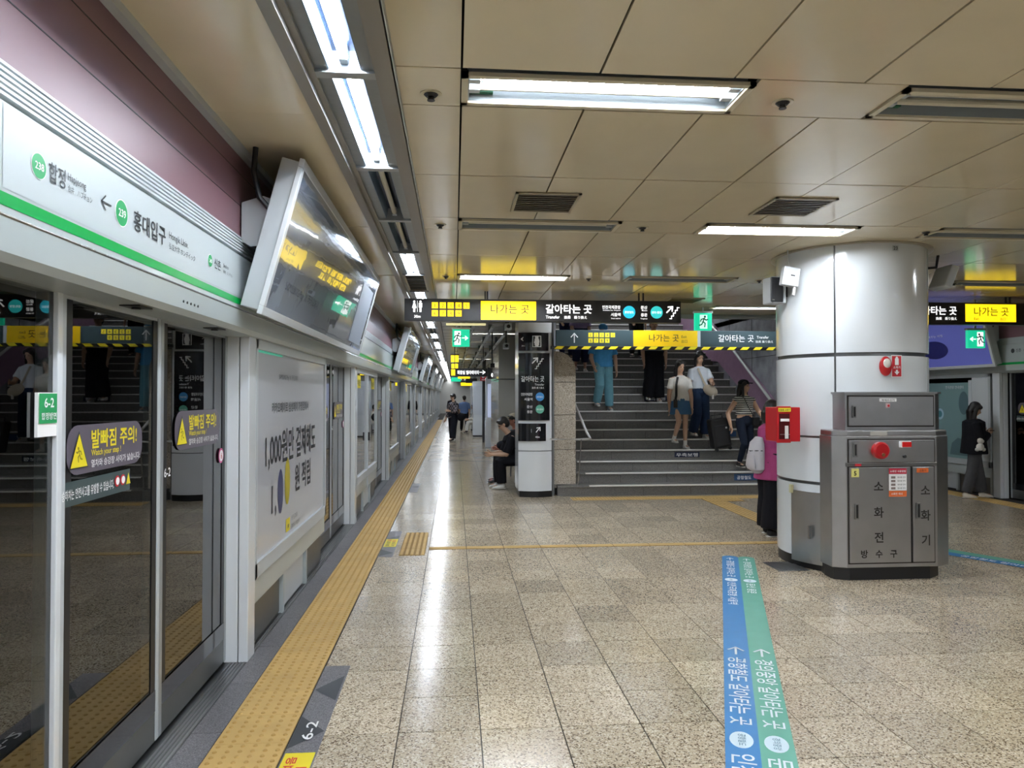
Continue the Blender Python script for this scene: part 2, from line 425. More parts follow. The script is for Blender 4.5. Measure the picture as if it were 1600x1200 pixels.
strip(st, tactile_mesh(.30, .3, 5, 1, True), [(4.35 + .3 * j * .0, 10.92 - .3 * j) for j in range(1)])
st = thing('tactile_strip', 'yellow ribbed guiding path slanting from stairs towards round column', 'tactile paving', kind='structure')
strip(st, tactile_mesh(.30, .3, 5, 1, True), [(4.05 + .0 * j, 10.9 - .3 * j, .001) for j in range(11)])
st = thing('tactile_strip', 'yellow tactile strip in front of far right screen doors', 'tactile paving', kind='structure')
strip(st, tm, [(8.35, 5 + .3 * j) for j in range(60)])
# yellow sticker on the marker slabs
for y0, nm_, lab in ((2.66, 'floor_sticker', 'yellow floor sticker with train gap warning on grey slab, nearest the camera'), (7.78, 'floor_sticker', 'small yellow floor sticker on grey slab beside ribbed tactile square')):
    t = thing(nm_, lab, 'sticker', (-.62, y0, .002), 'yellow gap warning floor stickers')
    b = Board((-.632, y0 + .04, .0032), (0, 1, 0), (-1, 0, 0), t)
    L = .66 if y0 < 3 else .42
    b.rect('film', M_yel, 0, .0, L, .135, 1)
    b.text(M_ink, '열차와 승강장', .03, .078, .045, 2, .01, width=L * .62); b.text(M_redp, '넓음', L * .74, .075, .05, 2, .02, width=L * .2)
    b.text(M_ink, '사이 간격이', .03, .018, .045, 2, .01, width=L * .5); b.text(M_redp, '주의', L * .6, .018, .05, 2, .02, width=L * .2)
    b.done()
# "6-2" on the floor
t = thing('floor_sticker', 'dark triangular floor marking reading 6-2 on grey slab', 'sticker', (-.6, 3.45, .004))
b = Board((-.675, 3.48, .0045), (0, 1, 0), (-1, 0, 0), t); b.text(M_wht, '6-2', 0.0, .0, .075, 2, .01, width=.19); b.done()
# door threshold rails
sill = MB().box(-1.62, -1.273, YB, YE, -.01, .0)
sill = sill.build('trim_3', M_dsteel); tag(sill, 'grooved steel threshold under the screen doors', kind='structure')
g = MB()
for x in (-1.60, -1.55, -1.37, -1.35, -1.33, -1.31, -1.29): MB().box(x, x + .011, YB, 60, -.001, .004).build('rail', M_steel, sill)

# ---- ceiling
ceil = MB().box(-1.6, 9.5, YB, 12.1, 3.20, 3.3).box(-1.6, 2.0, 12.1, YE, 3.20, 3.3).box(6.05, 9.5, 12.1, YE, 3.2, 3.3).build('ceiling', M_cdark)
tag(ceil, 'beige metal panel ceiling with dark joints', kind='structure')
LIT = {}   # fixtures: (x, y) -> lit
narrow = [3.04 + 2.58 * k for k in range(-4, 4)]
pc = {}
def panel(x0, x1, y0, y1):
    k = (round(x1 - x0, 3), round(y1 - y0, 3))
    if k not in pc:
        g_ = .005; pc[k] = MB().box(g_, k[0] - g_, g_, k[1] - g_, 0, .018).mesh('ceiling_panel', M_ceil)
    o = bpy.data.objects.new('ceiling_panel', pc[k]); COL.objects.link(o); o.parent = ceil
    o.location = (x0, y0, ZC + random.uniform(-.001, .001)); o.rotation_euler = (random.uniform(-.0015, .0015), random.uniform(-.0015, .0015), 0)
FX = [(.03 + 2.02 * k, .03 + 2.02 * k + 1.32) for k in range(0, 5)]
for y in narrow:
    for k, (a, b_) in enumerate(FX):
        if b_ > 8.7: continue
        nx = FX[k + 1][0] if k + 1 < len(FX) else 8.75
        panel(b_, min(nx, 8.75), y, y + .40)
    panel(-.255, .03, y, y + .40)
    for q in (0, 1):
        ya = y + .40 + q * 1.09; yb = ya + 1.09
        if yb > 12.3: yb = 12.1
        xs = [-.255] + [.03 + .6 * i for i in range(15)] + [8.75]
        for a, b_ in zip(xs[:-1], xs[1:]):
            if b_ - a > .05 and yb - ya > .1: panel(a, b_, ya, yb)
# left soffit panels
for j in range(30):
    y = -6 + 2.4 * j
    panel(-1.19, -.69, y, y + 2.4)
# ceiling beyond the stair opening: grey louvred strips
cb = MB()
for j in range(0, 60):
    y = 12.15 + .8 * j
    cb.box(-.255, 2.0, y, y + .74, ZC + .0, ZC + .02); cb.box(6.1, 8.75, y, y + .74, ZC, ZC + .02)
tag(cb.build('ceiling_panel', mat('grey ceiling slat', '8c8a84', .3, metal=.3), ceil), kind='stuff')
MB().box(-1.23, -1.18, YB, YE, 3.0, 3.2).box(-.255, -.25, YB, 12, 3.0, 3.2).build('edge_trim', M_lgrey, ceil)

# ---- light strip channel above the screen doors
def fixture_strip(y0, y1, lit, vent=False):
    t = FS[0] if False else None
lab_n = ['first', 'second', 'third', 'fourth', 'fifth', 'sixth', 'seventh', 'eighth', 'ninth', 'tenth', 'eleventh', 'twelfth', 'thirteenth', 'fourteenth', 'fifteenth', 'sixteenth', 'seventeenth', 'eighteenth', 'nineteenth', 'twentieth', 'twenty-first', 'twenty-second', 'twenty-third', 'twenty-fourth']
chan = MB()
for x0, x1 in ((-.685, -.63), (-.315, -.262)): chan.box(x0, x1, YB, YE, 3.0, 3.06)
for x0, x1 in ((-.63, -.60), (-.345, -.315)): chan.box(x0, x1, YB, YE, 3.03, 3.06)
chan = chan.build('trim_4', M_alu); tag(chan, 'aluminium channel of the long lamp strip above the tactile strip', kind='structure')
def strip_light(y0, lit, n):
    t = thing('strip_light', 'recessed %s tube lamp cell, %s along the strip above tactile paving' % ('lit' if lit else 'unlit', (lab_n[-n - 1] + ' one behind the camera') if n < 0 else lab_n[n]), 'ceiling light', (-.473, y0, 3.05), 'tube lamps of the ceiling strip')
    for x0, x1 in ((-.60, -.545), (-.40, -.345)): MB().box(x0, x1, y0 + .03, y0 + 1.27, 3.045, 3.05).build('side_wing', M_wing, t)
    MB().box(-.54, -.405, y0 + .03, y0 + 1.27, 3.125, 3.13).build('reflector', M_refl, t)
    each(MB().prism([(-.545, 3.045), (-.545, 3.13), (-.525, 3.13), (-.540, 3.045)], y0 + .03, y0 + 1.27, 'y').prism([(-.40, 3.045), (-.40, 3.13), (-.42, 3.13), (-.405, 3.045)], y0 + .03, y0 + 1.27, 'y'), 'reflector_flank', M_flank, t)
    e = MB().box(-.6, -.345, y0, y0 + .03, 3.03, 3.14).box(-.6, -.345, y0 + 1.27, y0 + 1.30, 3.03, 3.14); each(e, 'end_plate', M_fixt, t)
    MB().tube([(-.473, y0 + .05, 3.085), (-.473, y0 + 1.24, 3.085)], .019, 10).build('lamp_tube', M_tube if lit else M_off, t, smooth=True)
    each(MB().box(-.49, -.456, y0 + .03, y0 + .075, 3.065, 3.13).box(-.49, -.456, y0 + 1.22, y0 + 1.265, 3.065, 3.13), 'lamp_holder', M_lgrey, t)
def vent(x0, x1, y0, y1, lab, z=ZC - .012, nb=9):
    t = thing('ceiling_vent', lab, 'air vent', ((x0 + x1) / 2, (y0 + y1) / 2, z), 'ceiling air vents')
    MB().box(x0, x1, y0, y1, z + .008, z + .011).build('backing', M_cdark, t)
    f = MB(); w_ = .022
    f.box(x0, x1, y0, y0 + w_, z, z + .012).box(x0, x1, y1 - w_, y1, z, z + .012).box(x0, x0 + w_, y0, y1, z, z + .012).box(x1 - w_, x1, y0, y1, z, z + .012)
    f.build('frame', mat('vent frame', 'a99f88', .4), t)
    for i in range(nb):
        y = y0 + w_ + (i + .5) * (y1 - y0 - 2 * w_) / nb
        MB().prism([(y - .012, z + .001), (y + .004, z + .001), (y + .012, z + .009), (y - .004, z + .009)], x0 + w_, x1 - w_, 'x').build('slat', mat('vent slat', '6f675a', .45), t)
pat = [1, 1, 1, 1, 0, 0, 1, 2, 1, 0, 1, 1, 0, 1, 0, 1, 1, 0, 1, 1]
y = 3.13 - 1.3 * 5
for n in range(26):
    k = n - 3
    s_ = pat[k % len(pat)] if k >= 0 else 1
    yy = -.77 + 1.3 * k
    if s_ == 2: vent(-.6, -.345, yy, yy + 1.25, 'dark slatted vent within the lamp strip above tactile paving', z=3.04)
    else: strip_light(yy, s_ == 1, k) if k >= 0 or True else None
cc = MB()
for k in range(24, 55):
    yy = -.77 + 1.3 * k
    cc.box(-.6, -.345, yy, yy + 1.2, 3.05, 3.07)
tag(cc.build('lamp_cell', mat('far lamp cell', 'f2f8ff', .4, emit=9), chan), kind='stuff')

# ---- cross ceiling lights
def ceiling_light(x0, x1, y0, lit, lab):
    y1 = y0 + .36; y0 += .04
    t = thing('ceiling_light', lab, 'ceiling light', ((x0 + x1) / 2, y0, ZC), 'tube lamps set across the beige ceiling')
    f = MB(); z0, z1 = ZC - .012, ZC + .006
    f.box(x0, x1, y0, y0 + .03, z0, z1).box(x0, x1, y1 - .03, y1, z0, z1).box(x0, x0 + .03, y0, y1, z0, z1).box(x1 - .03, x1, y0, y1, z0, z1)
    f.build('frame', mat('lamp frame', 'cfc5ab', .4), t)
    h = MB().box(x0 + .03, x1 - .03, y0 + .03, y1 - .03, 3.12, 3.13)
    h.box(x0 + .028, x0 + .036, y0 + .03, y1 - .03, ZC, 3.13).box(x1 - .036, x1 - .028, y0 + .03, y1 - .03, ZC, 3.13)
    h.box(x0 + .03, x1 - .03, y0 + .026, y0 + .034, ZC, 3.13).box(x0 + .03, x1 - .03, y1 - .034, y1 - .026, ZC, 3.13)
    h.build('housing', mat('lamp housing', '8d9499', .35, spec=.5), t)
    for q, yy in enumerate((y0 + .11, y0 + .21)):
        on = lit == 2 or (lit == 1 and q == 0)
        MB().tube([(x0 + .08, yy, 3.075), (x1 - .08, yy, 3.075)], .018, 10).build('lamp_tube', M_tube if on else M_off, t, smooth=True)
        each(MB().box(x0 + .035, x0 + .085, yy - .02, yy + .02, 3.05, 3.12).box(x1 - .085, x1 - .035, yy - .02, yy + .02, 3.05, 3.12), 'lamp_holder', M_lgrey, t)
    MB().box(x0 + .045, x0 + .15, y0 + .26, y0 + .30, 3.07, 3.11).build('ballast', mat('ballast green', '2d6b4d', .5), t)
litmap = {(0, 0): 1, (1, 0): 0, (0, 1): 0, (1, 1): 2, (0, 2): 2, (1, 2): 0, (0, 3): 0, (1, 3): 1, (2, 3): 1, (2, 0): 1, (2, 1): 0, (3, 2): 0, (3, 3): 1, (2, 2): 0, (3, 0): 1, (3, 1): 1}
rows = {-4: 'far behind', -3: 'behind', -2: 'rearward', -1: 'overhead'}
for j, y in enumerate(narrow):
    for k, (a, b_) in enumerate(FX[:4]):
        r = j - 4
        lit = litmap.get((k, r), 1 if r < 0 else 1)
        lb = '%s ceiling lamp, %s cross row %s the camera, %s from lamp strip' % ({0: 'unlit', 1: 'single tube', 2: 'twin tube'}[lit], ['first', 'second', 'third', 'fourth'][r] if r >= 0 else ['first', 'second', 'third', 'fourth'][-1 - r], 'ahead of' if r >= 0 else 'behind', ['first', 'second', 'third', 'fourth'][k])
        ceiling_light(a, b_, y, lit, lb)
for k, yy in enumerate((13.2, 15.8, 18.4, 21, 24, 27, 30, 34, 38, 43, 48, 55, 62)):
    ceiling_light(.1, 1.4, yy, 2, 'lit tube lamp in grey ceiling beyond the sign pillar, %s along the platform' % lab_n[k])
    if k % 2 == 0: ceiling_light(6.6, 7.9, yy, 1, 'lit tube lamp above the far right platform beyond the stairs, %s along' % lab_n[k])
vent(.42, .88, 4.86, 5.36, 'slatted square ceiling vent nearest the lamp strip')
vent(2.26, 2.72, 4.84, 5.32, 'slatted square ceiling vent nearest the round column')
vent(3.1, 3.6, 10.0, 10.5, 'small slatted ceiling vent above the hanging exit sign')
for n, (x, y) in enumerate(((-.11, 3.31), (1.56, 3.27), (-.117, 5.855), (1.56, 5.82), (4.02, 5.78), (-.1, 8.4), (1.6, 8.42), (3.7, 8.4), (6.2, 8.4), (1.6, 10.95))):
    t = thing('sprinkler', 'small round ceiling sprinkler head, ' + ['beside first lit cross lamp', 'between the two nearest cross lamps', 'between lamp strip and unlit cross lamp', 'between unlit and lit cross lamps', 'over the round column top', 'above hanging sign, near lamp strip', 'above hanging sign middle', 'above hanging sign end', 'above right hand yellow sign', 'behind the hanging sign'][n], 'sprinkler', (x, y, ZC), 'ceiling sprinklers')
    MB().cyl((x, y), .05, ZC - .004, ZC + .001, seg=20).build('escutcheon', mat('sprinkler ring', 'c9bfa2', .3, metal=.4), t)
    MB().cyl((x, y), .022, ZC - .016, ZC - .004, seg=12, r2=.034).build('head', M_black, t)
    MB().cyl((x, y), .014, ZC - .028, ZC - .016, seg=10).cyl((x, y), .018, ZC - .032, ZC - .028, seg=12).build('deflector', M_black, t)

# ---- left fascia wall, header
wl = MB().box(-1.32, -1.22, YB, YE, 2.54, 3.2); wl = wl.build('wall_left', M_pink); tag(wl, 'maroon glossy fascia above the screen door header', kind='structure')
for z in (2.72, 2.90):
    MB().box(-1.2205, -1.2185, YB, YE, z, z + .004).build('seam', M_black, wl)
hd = MB().prism([(-1.215, 2.03), (-1.205, 2.12), (-1.205, 2.43), (-1.23, 2.44), (-1.23, 2.54), (-1.7, 2.54), (-1.7, 2.03), (-1.36, 2.0), (-1.235, 2.005)], YB, YE, 'y')
hd = hd.build('trim_1', M_hdr); tag(hd, 'pale grey header above the left screen doors carrying the station name', kind='structure')
for i in range(6):
    z = 2.445 + i * .0165
    MB().prism([(-1.228, z), (-1.205, z + .001), (-1.205, z + .010), (-1.228, z + .0115)], YB, YE, 'y').build('slat', mat('louvre white', 'c6cdd0', .3), hd)
    MB().box(-1.2295, -1.2265, YB, YE, z + .0116, z + .0164).build('seam', M_black, hd)
MB().box(-1.2055, -1.2035, YB, YE, 2.150, 2.186).build('green_stripe', M_green, hd)
MB().tube([(-1.208, YB, 2.125), (-1.208, YE, 2.125)], .006, 8).build('chrome_bead', M_chrome, hd)
def header_text(parent, O, U, s=1):
    b = Board(O, U, (0, 0, 1), parent)
    b.rect('name_plate', mat('name film', 'b2babc', .35), 2.0, 2.197, 5.2, 2.425, .5)
    def badge(u, v, r, t_): b.disc('badge', M_bgreen, u, v, r, 2, 28); b.disc('badge', M_wht, u, v, r * 1.08, 1.5, 28); b.text(M_wht, t_, u, v - r * .3, r * .85, 3, .01, align='c')
    badge(2.163, 2.305, .036, '238'); b.text(M_ink, '합정', 2.214, 2.282, .066, 2, .008, width=.09)
    b.text(M_ink, 'Hapjeong', 2.318, 2.312, .034, width=.11); b.text(M_ink, '合井　ハプチョン', 2.318, 2.278, .024, width=.15)
    arrow(b, M_ink, 2.565, 2.305, .07, 180, .006)
    badge(2.68, 2.30, .046, '239'); b.text(M_ink, '홍대입구', 2.775, 2.27, .083, 2, .012)
    b.text(M_ink, 'Hongik Univ.', 3.11, 2.305, .042); b.text(M_ink, '弘益大学 ホンデイック', 3.11, 2.262, .03)
    badge(3.62, 2.305, .030, '240'); b.text(M_ink, '신촌', 3.68, 2.285, .056, 2, .01); b.text(M_ink, 'Sinchon', 3.82, 2.31, .028); b.text(M_ink, '新村　シンチョン', 3.82, 2.28, .02)
    b.done()
header_text(hd, (-1.2045, 0, 0), (0, 1, 0))
# small spot lamp and bolt heads under/on the header
for yy in (2.95, 3.9):
    MB().box(-1.33, -1.25, yy, yy + .12, 1.997, 2.002).cyl((-1.29, yy + .06), .018, 1.99, 2.0, seg=12).build('spot_plate', M_black, hd)
for i in range(5): MB().cyl((3.30 + .045 * i, 2.062), .006, -1.222, -1.208, 'x', 8).build('bolt', M_black, hd)
MB().box(-1.21, -1.20, 7.0, 7.12, 2.25, 2.31).build('slot', M_black, hd)

# tunnel behind the doors
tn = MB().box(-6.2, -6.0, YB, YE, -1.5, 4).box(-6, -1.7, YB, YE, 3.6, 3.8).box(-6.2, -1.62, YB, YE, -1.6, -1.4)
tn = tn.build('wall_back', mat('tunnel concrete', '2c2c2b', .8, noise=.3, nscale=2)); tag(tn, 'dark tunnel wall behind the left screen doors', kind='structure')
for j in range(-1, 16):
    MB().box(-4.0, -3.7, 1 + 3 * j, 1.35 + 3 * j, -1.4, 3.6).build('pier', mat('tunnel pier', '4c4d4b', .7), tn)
# end walls
for nm_, y, lab in (('wall_front', YE, 'grey end wall of the platform far away'), ('wall_rear', YB, 'beige end wall behind the camera')):
    o = MB().box(-6.2, 12, y, y + .2, -1.5, 3.6).build(nm_, mat('end wall', 'c0beb8', .6)); tag(o, lab, kind='structure')

# ---- platform screen door bays (left)
M_stk = mat('sticker plum grey', '5b5560', .4)
def sticker(b, u, v, s_, mirror=False):
    b.rrect('warning_sticker', M_stk, u, v, u + .68 * s_, v + .20 * s_, .08 * s_, 1)
    c = u + .09 * s_; yv = v + .03 * s_
    b.poly('warning_triangle', M_ink, [(c - .075 * s_, yv - .004), (c + .075 * s_, yv - .004), (c, yv + .148 * s_)], 2)
    b.poly('warning_triangle', M_yel, [(c - .066 * s_, yv), (c + .066 * s_, yv), (c, yv + .135 * s_)], 3)
    runner(b, M_ink, c, yv + .05 * s_, .07 * s_, -1)
    b.text(M_yel, '발빠짐 주의!', u + .19 * s_, v + .105 * s_, .085 * s_, 2, .02)
    b.text(M_yel, 'Watch your step !', u + .19 * s_, v + .068 * s_, .036 * s_, 2, .01)
    b.text(M_wht, '열차와 승강장 사이가 넓습니다.', u + .19 * s_, v + .022 * s_, .036 * s_, 2, .005)
def door_bay(y0, label, group, sx=1, X0=0.0):
    """opening of 2 m starting at y0; sx=-1 mirrors it for the far platform edge"""
    def bx(mb, xa, xb, *a):
        xa, xb = X0 + sx * xa, X0 + sx * xb; return mb.box(min(xa, xb), max(xa, xb), *a)
    t = thing('screen_door', label, 'screen door', (X0 - sx * 1.4, y0, 0), group)
    for k in (0, 1):
        a = y0 + (.13 if k == 0 else 1.0); b_ = y0 + 1.0 + k
        lf = bx(bx(bx(MB(), -1.43, -1.395, a, a + .035, .02, 2.04), -1.43, -1.395, b_ - .035, b_ - .002, .02, 2.04), -1.425, -1.40, a + .035, b_ - .035, 1.99, 2.04)
        leaf = lf.build('door_leaf', M_lgrey if k == 0 else M_fixt, t, bev=.003)
        bx(MB(), -1.425, -1.398, a + .035, b_ - .037, .02, .16).build('kick_plate', M_dsteel, leaf)
        bx(MB(), -1.398, -1.396, a + .035, b_ - .037, .16, .26).build('black_border', M_gloss, leaf)
        bx(bx(MB(), -1.4005, -1.3985, a + .035, a + .08, .26, 1.99), -1.4005, -1.3985, b_ - .085, b_ - .037, .26, 1.99).build('edge_seal', M_black, leaf)
        bx(MB(), -1.412, -1.402, a + .035, b_ - .037, .16, 1.99).build('glass', M_glassd, leaf)
    # inner guide pillars seen dimly through the glass
    for q in (.35, .80, 1.35, 1.85): bx(MB(), -1.72, -1.66, y0 + q, y0 + q + .16, .0, 2.0).build('inner_frame', mat('inner frame grey', '6d7472', .5), t)
    b = Board((X0 - sx * 1.397, y0 if sx > 0 else y0 + 2, 0), (0, sx, 0), (0, 0, 1), t)
    sticker(b, .17, 1.345, .92); sticker(b, 1.17, 1.36, 1.0)
    b.rect('sticker_strip', mat('strip film', '3b4a4b', .5), .14, 1.235, .68, 1.325, .5)
    b.text(M_wht, '승하차는 안전사고를 유발할 수 있습니다.', .14, 1.262, .042, 2, .008, width=.39)
    for q, mm in ((.56, M_redp), (.61, M_redp)): b.disc('sticker_ring', mm, q, 1.285, .023, 2); b.disc('sticker_ring', M_wht, q, 1.285, .016, 3)
    b.poly('warning_triangle', M_yel, [(.64, 1.262), (.68, 1.262), (.66, 1.31)], 2)
    b.text(M_wht, '6-2', 1.04, 1.245, .06, 2, .01)
    b.disc('round_sticker', mat('pink print', 'd0508c', .5), 1.88, 1.28, .045, 2); b.disc('round_sticker', M_wht, 1.88, 1.28, .034, 3); b.text(M_redp, '6', 1.88, 1.262, .05, 4, .01, align='c')
    b.done()
    return t
def post(y0, label, sx=1, X0=0.0):
    xs = lambda a: X0 + sx * a
    t = thing('door_post', label, 'post', (xs(-1.335), y0, 0), 'pale posts between the screen doors')
    for a, b_ in ((-1.41, -1.328), (-1.322, -1.265)):
        MB().box(min(xs(a), xs(b_)), max(xs(a), xs(b_)), y0, y0 + .15, 0, 2.01).build('post_half', M_white, t, bev=.004)
    MB().box(min(xs(-1.44), xs(-1.41)), max(xs(-1.44), xs(-1.41)), y0 + .002, y0 + .1, 0, 2.01).build('black_gasket', M_black, t)
    return t
DB = 4.72
nearfar = ['nearest the camera', 'second along the tactile strip', 'third along the tactile strip', 'fourth along the tactile strip']
d0 = door_bay(2.53, 'dark glass sliding screen door with watch your step stickers, nearest the camera', 'sliding platform screen doors, left side')
p0 = post(4.53, 'pale grey post between the nearest screen door and the white poster')
for k in range(1, 13):
    copy_tree(d0, dy=DB * k, label='glass sliding screen door, %s along the tactile strip' % lab_n[k])
    copy_tree(p0, dy=DB * k, label='pale grey door post, %s along the tactile strip' % lab_n[k])
copy_tree(d0, dy=-DB, label='dark glass sliding screen door beside and behind the camera')
copy_tree(p0, dy=-DB, label='pale grey door post behind the camera')
# glass leaf at the very near left, with the 6-2 tag and the red emergency lever
t = thing('emergency_door', 'dark glass emergency door with red lever, nearest the camera', 'emergency door', (-1.4, 0, 0))
MB().box(-1.43, -1.385, 2.62, 2.655, 0, 2.04).build('bright_stile', M_white, t, bev=.004)
MB().box(-1.412, -1.402, -.05, 2.62, .16, 2.04).build('glass', M_glassd, t)
MB().box(-1.43, -1.398, -.05, 2.62, .0, .16).build('kick_plate', M_dsteel, t)
MB().box(-1.72, -1.66, 2.72, 2.86, 0, 2.04).box(-1.72, -1.66, 1.1, 1.25, 0, 2.04).build('inner_frame', mat('inner frame grey', '6d7472', .5), t)
lv = MB().tube([(-1.56, 2.05, .87), (-1.55, 2.35, .92), (-1.54, 2.45, .95)], [.035, .034, .02], 10).build('lever', mat('red lever', 'c8402c', .4), t, smooth=True)
MB().tube([(-1.54, 2.43, .94), (-1.54, 2.53, 1.01)], [.02, .028], 10).box(-1.57, -1.53, 2.5, 2.56, 1.01, 1.07).build('lever_mount', M_lgrey, lv, smooth=True)
MB().box(-1.395, -1.385, 2.50, 2.615, 1.50, 1.65).build('tag_plate', M_wht, t)
b = Board((-1.3835, 2.50, 1.5), (0, 1, 0), (0, 0, 1), t); b.rect('tag_green', M_bgreen, .004, .045, .111, .147, 1); b.text(M_wht, '6-2', .06, .10, .045, 2, .015, 'c'); b.text(M_wht, '합정방면', .06, .06, .026, 2, .01, 'c', width=.09); b.done()

# fixed panels between doors
def fixed_panel(y0, y1, label, poster=True, sx=1, X0=0.0, group='fixed panels between the screen doors'):
    xs = lambda a: X0 + sx * a
    def bx(mb, a, b_, *r): return mb.box(min(xs(a), xs(b_)), max(xs(a), xs(b_)), *r)
    t = thing('fixed_panel', label, 'panel', (xs(-1.3), y0, 0), group)
    f = MB(); bx(f, -1.33, -1.265, y0, y1, .46, .56); bx(f, -1.33, -1.265, y0, y0 + .05, .46, 2.01); bx(f, -1.33, -1.265, y1 - .05, y1, .46, 2.01); bx(f, -1.33, -1.265, y0, y1, 1.94, 2.01)
    f.build('frame', M_lgrey, t, bev=.004)
    bx(MB(), -1.34, -1.28, y0, y1, .30, .46).build('lower_rail', M_hdr, t)
    n = 3; L = (y1 - y0) / n
    for i in range(n):
        bx(MB(), -1.36, -1.31, y0 + L * i + .02, y0 + L * (i + 1) - .02, .02, .30).build('base_panel', M_dsteel if i % 2 == 0 else M_lgrey, t)
        bx(MB(), -1.33, -1.285, y0 + L * i + .0, y0 + L * i + .04, .0, .30).build('base_post', M_hdr, t)
    bx(MB(), -1.45, -1.36, y0, y1, 0, .3).build('base_back', M_black, t)
    return t, bx, xs
t, bx, xs = fixed_panel(4.69, 7.2, 'large white advert panel with big dark Korean lettering')
bx(MB(), -1.30, -1.285, 4.74, 7.15, .56, 1.94).build('poster', mat('poster white', 'c5c8cf', .4, coat=1, coat_rough=.03), t)
MB().box(-1.284, -1.281, 4.76, 5.45, 1.925, 1.945).build('green_edge', mat('teal edge', '4bb49a', .4, emit=.3), t)
b = Board((-1.2845, 4.74, .56), (0, 1, 0), (0, 0, 1), t)
MB_ink = mat('poster ink', '2a2d36', .4)
b.text(MB_ink, '카카오페이로 삼성페이 가맹점에서', .42, .96, .085, 1, .01, width=1.25)
b.text(MB_ink, '1,000원만 결제해도', .25, .60, .27, 1, .02, width=1.75)
b.text(MB_ink, '1,', .42, .25, .27, 1, .02); b.text(MB_ink, '원 적립', 1.16, .32, .24, 1, .02, width=.62)
b.disc('ellipse_navy', mat('navy print', '39406a', .4), .68, .37, .085, 1, 24, .165); b.disc('ellipse_yellow', mat('dull yellow print', 'b5a72c', .4), .90, .42, .085, 1, 24, .18)
b.rect('yellow_box', M_yel, .86, .03, .99, .13, 1); b.text(MB_ink, 'pay', .93, .06, .05, 2, .01, 'c'); b.text(MB_ink, '카카오페이', 1.04, .09, .05, 1, .0); b.text(MB_ink, '결제하고 적립받기', 1.04, .03, .04, 1)
b.text(MB_ink, 'SAMSUNG Pay  X  카카오페이', .62, 1.2, .05, 1)
b.done()
t, bx, xs = fixed_panel(9.42, 11.92, 'clear glass fixed bay with a slim mullion, beyond second screen door')
for a, b_ in ((9.47, 10.62), (10.68, 11.87)): bx(MB(), -1.30, -1.29, a, b_, .56, 1.94).build('glass', M_glassr, t)
bx(MB(), -1.33, -1.265, 10.62, 10.68, .3, 1.94).build('mullion', M_lgrey, t, bev=.003); bx(MB(), -1.265, -1.24, 10.63, 10.67, .98, 1.1).build('latch', M_black, t)
b = Board((-1.287, 9.5, 1.84), (0, 1, 0), (0, 0, 1), t); b.rect('number_tag', M_yel, .1, -.1, .45, .07, 1); b.text(M_ink, '비상문', .13, -.06, .09, 2, .02, width=.28); b.rect('number_tag', M_yel, 1.75, -.1, 2.1, .07, 1); b.text(M_ink, '비상문', 1.78, -.06, .09, 2, .02, width=.28); b.done()
fp = None
for k in range(2, 12):
    y0 = 4.69 + DB * k
    if fp is None:
        t, bx, xs = fixed_panel(y0, y0 + 2.52, 'mirror-like glass fixed panel, third along the tactile strip')
        bx(MB(), -1.30, -1.29, y0 + .05, y0 + 2.47, .56, 1.94).build('glass', M_glassr, t); fp = t; y00 = y0
        b = Board((-1.287, y0, 1.84), (0, 1, 0), (0, 0, 1), t); b.rect('number_tag', M_yel, .2, -.1, .6, .08, 1); b.done()
    else: copy_tree(fp, dy=y0 - y00, label='mirror-like glass fixed panel, %s along the tactile strip' % lab_n[k])

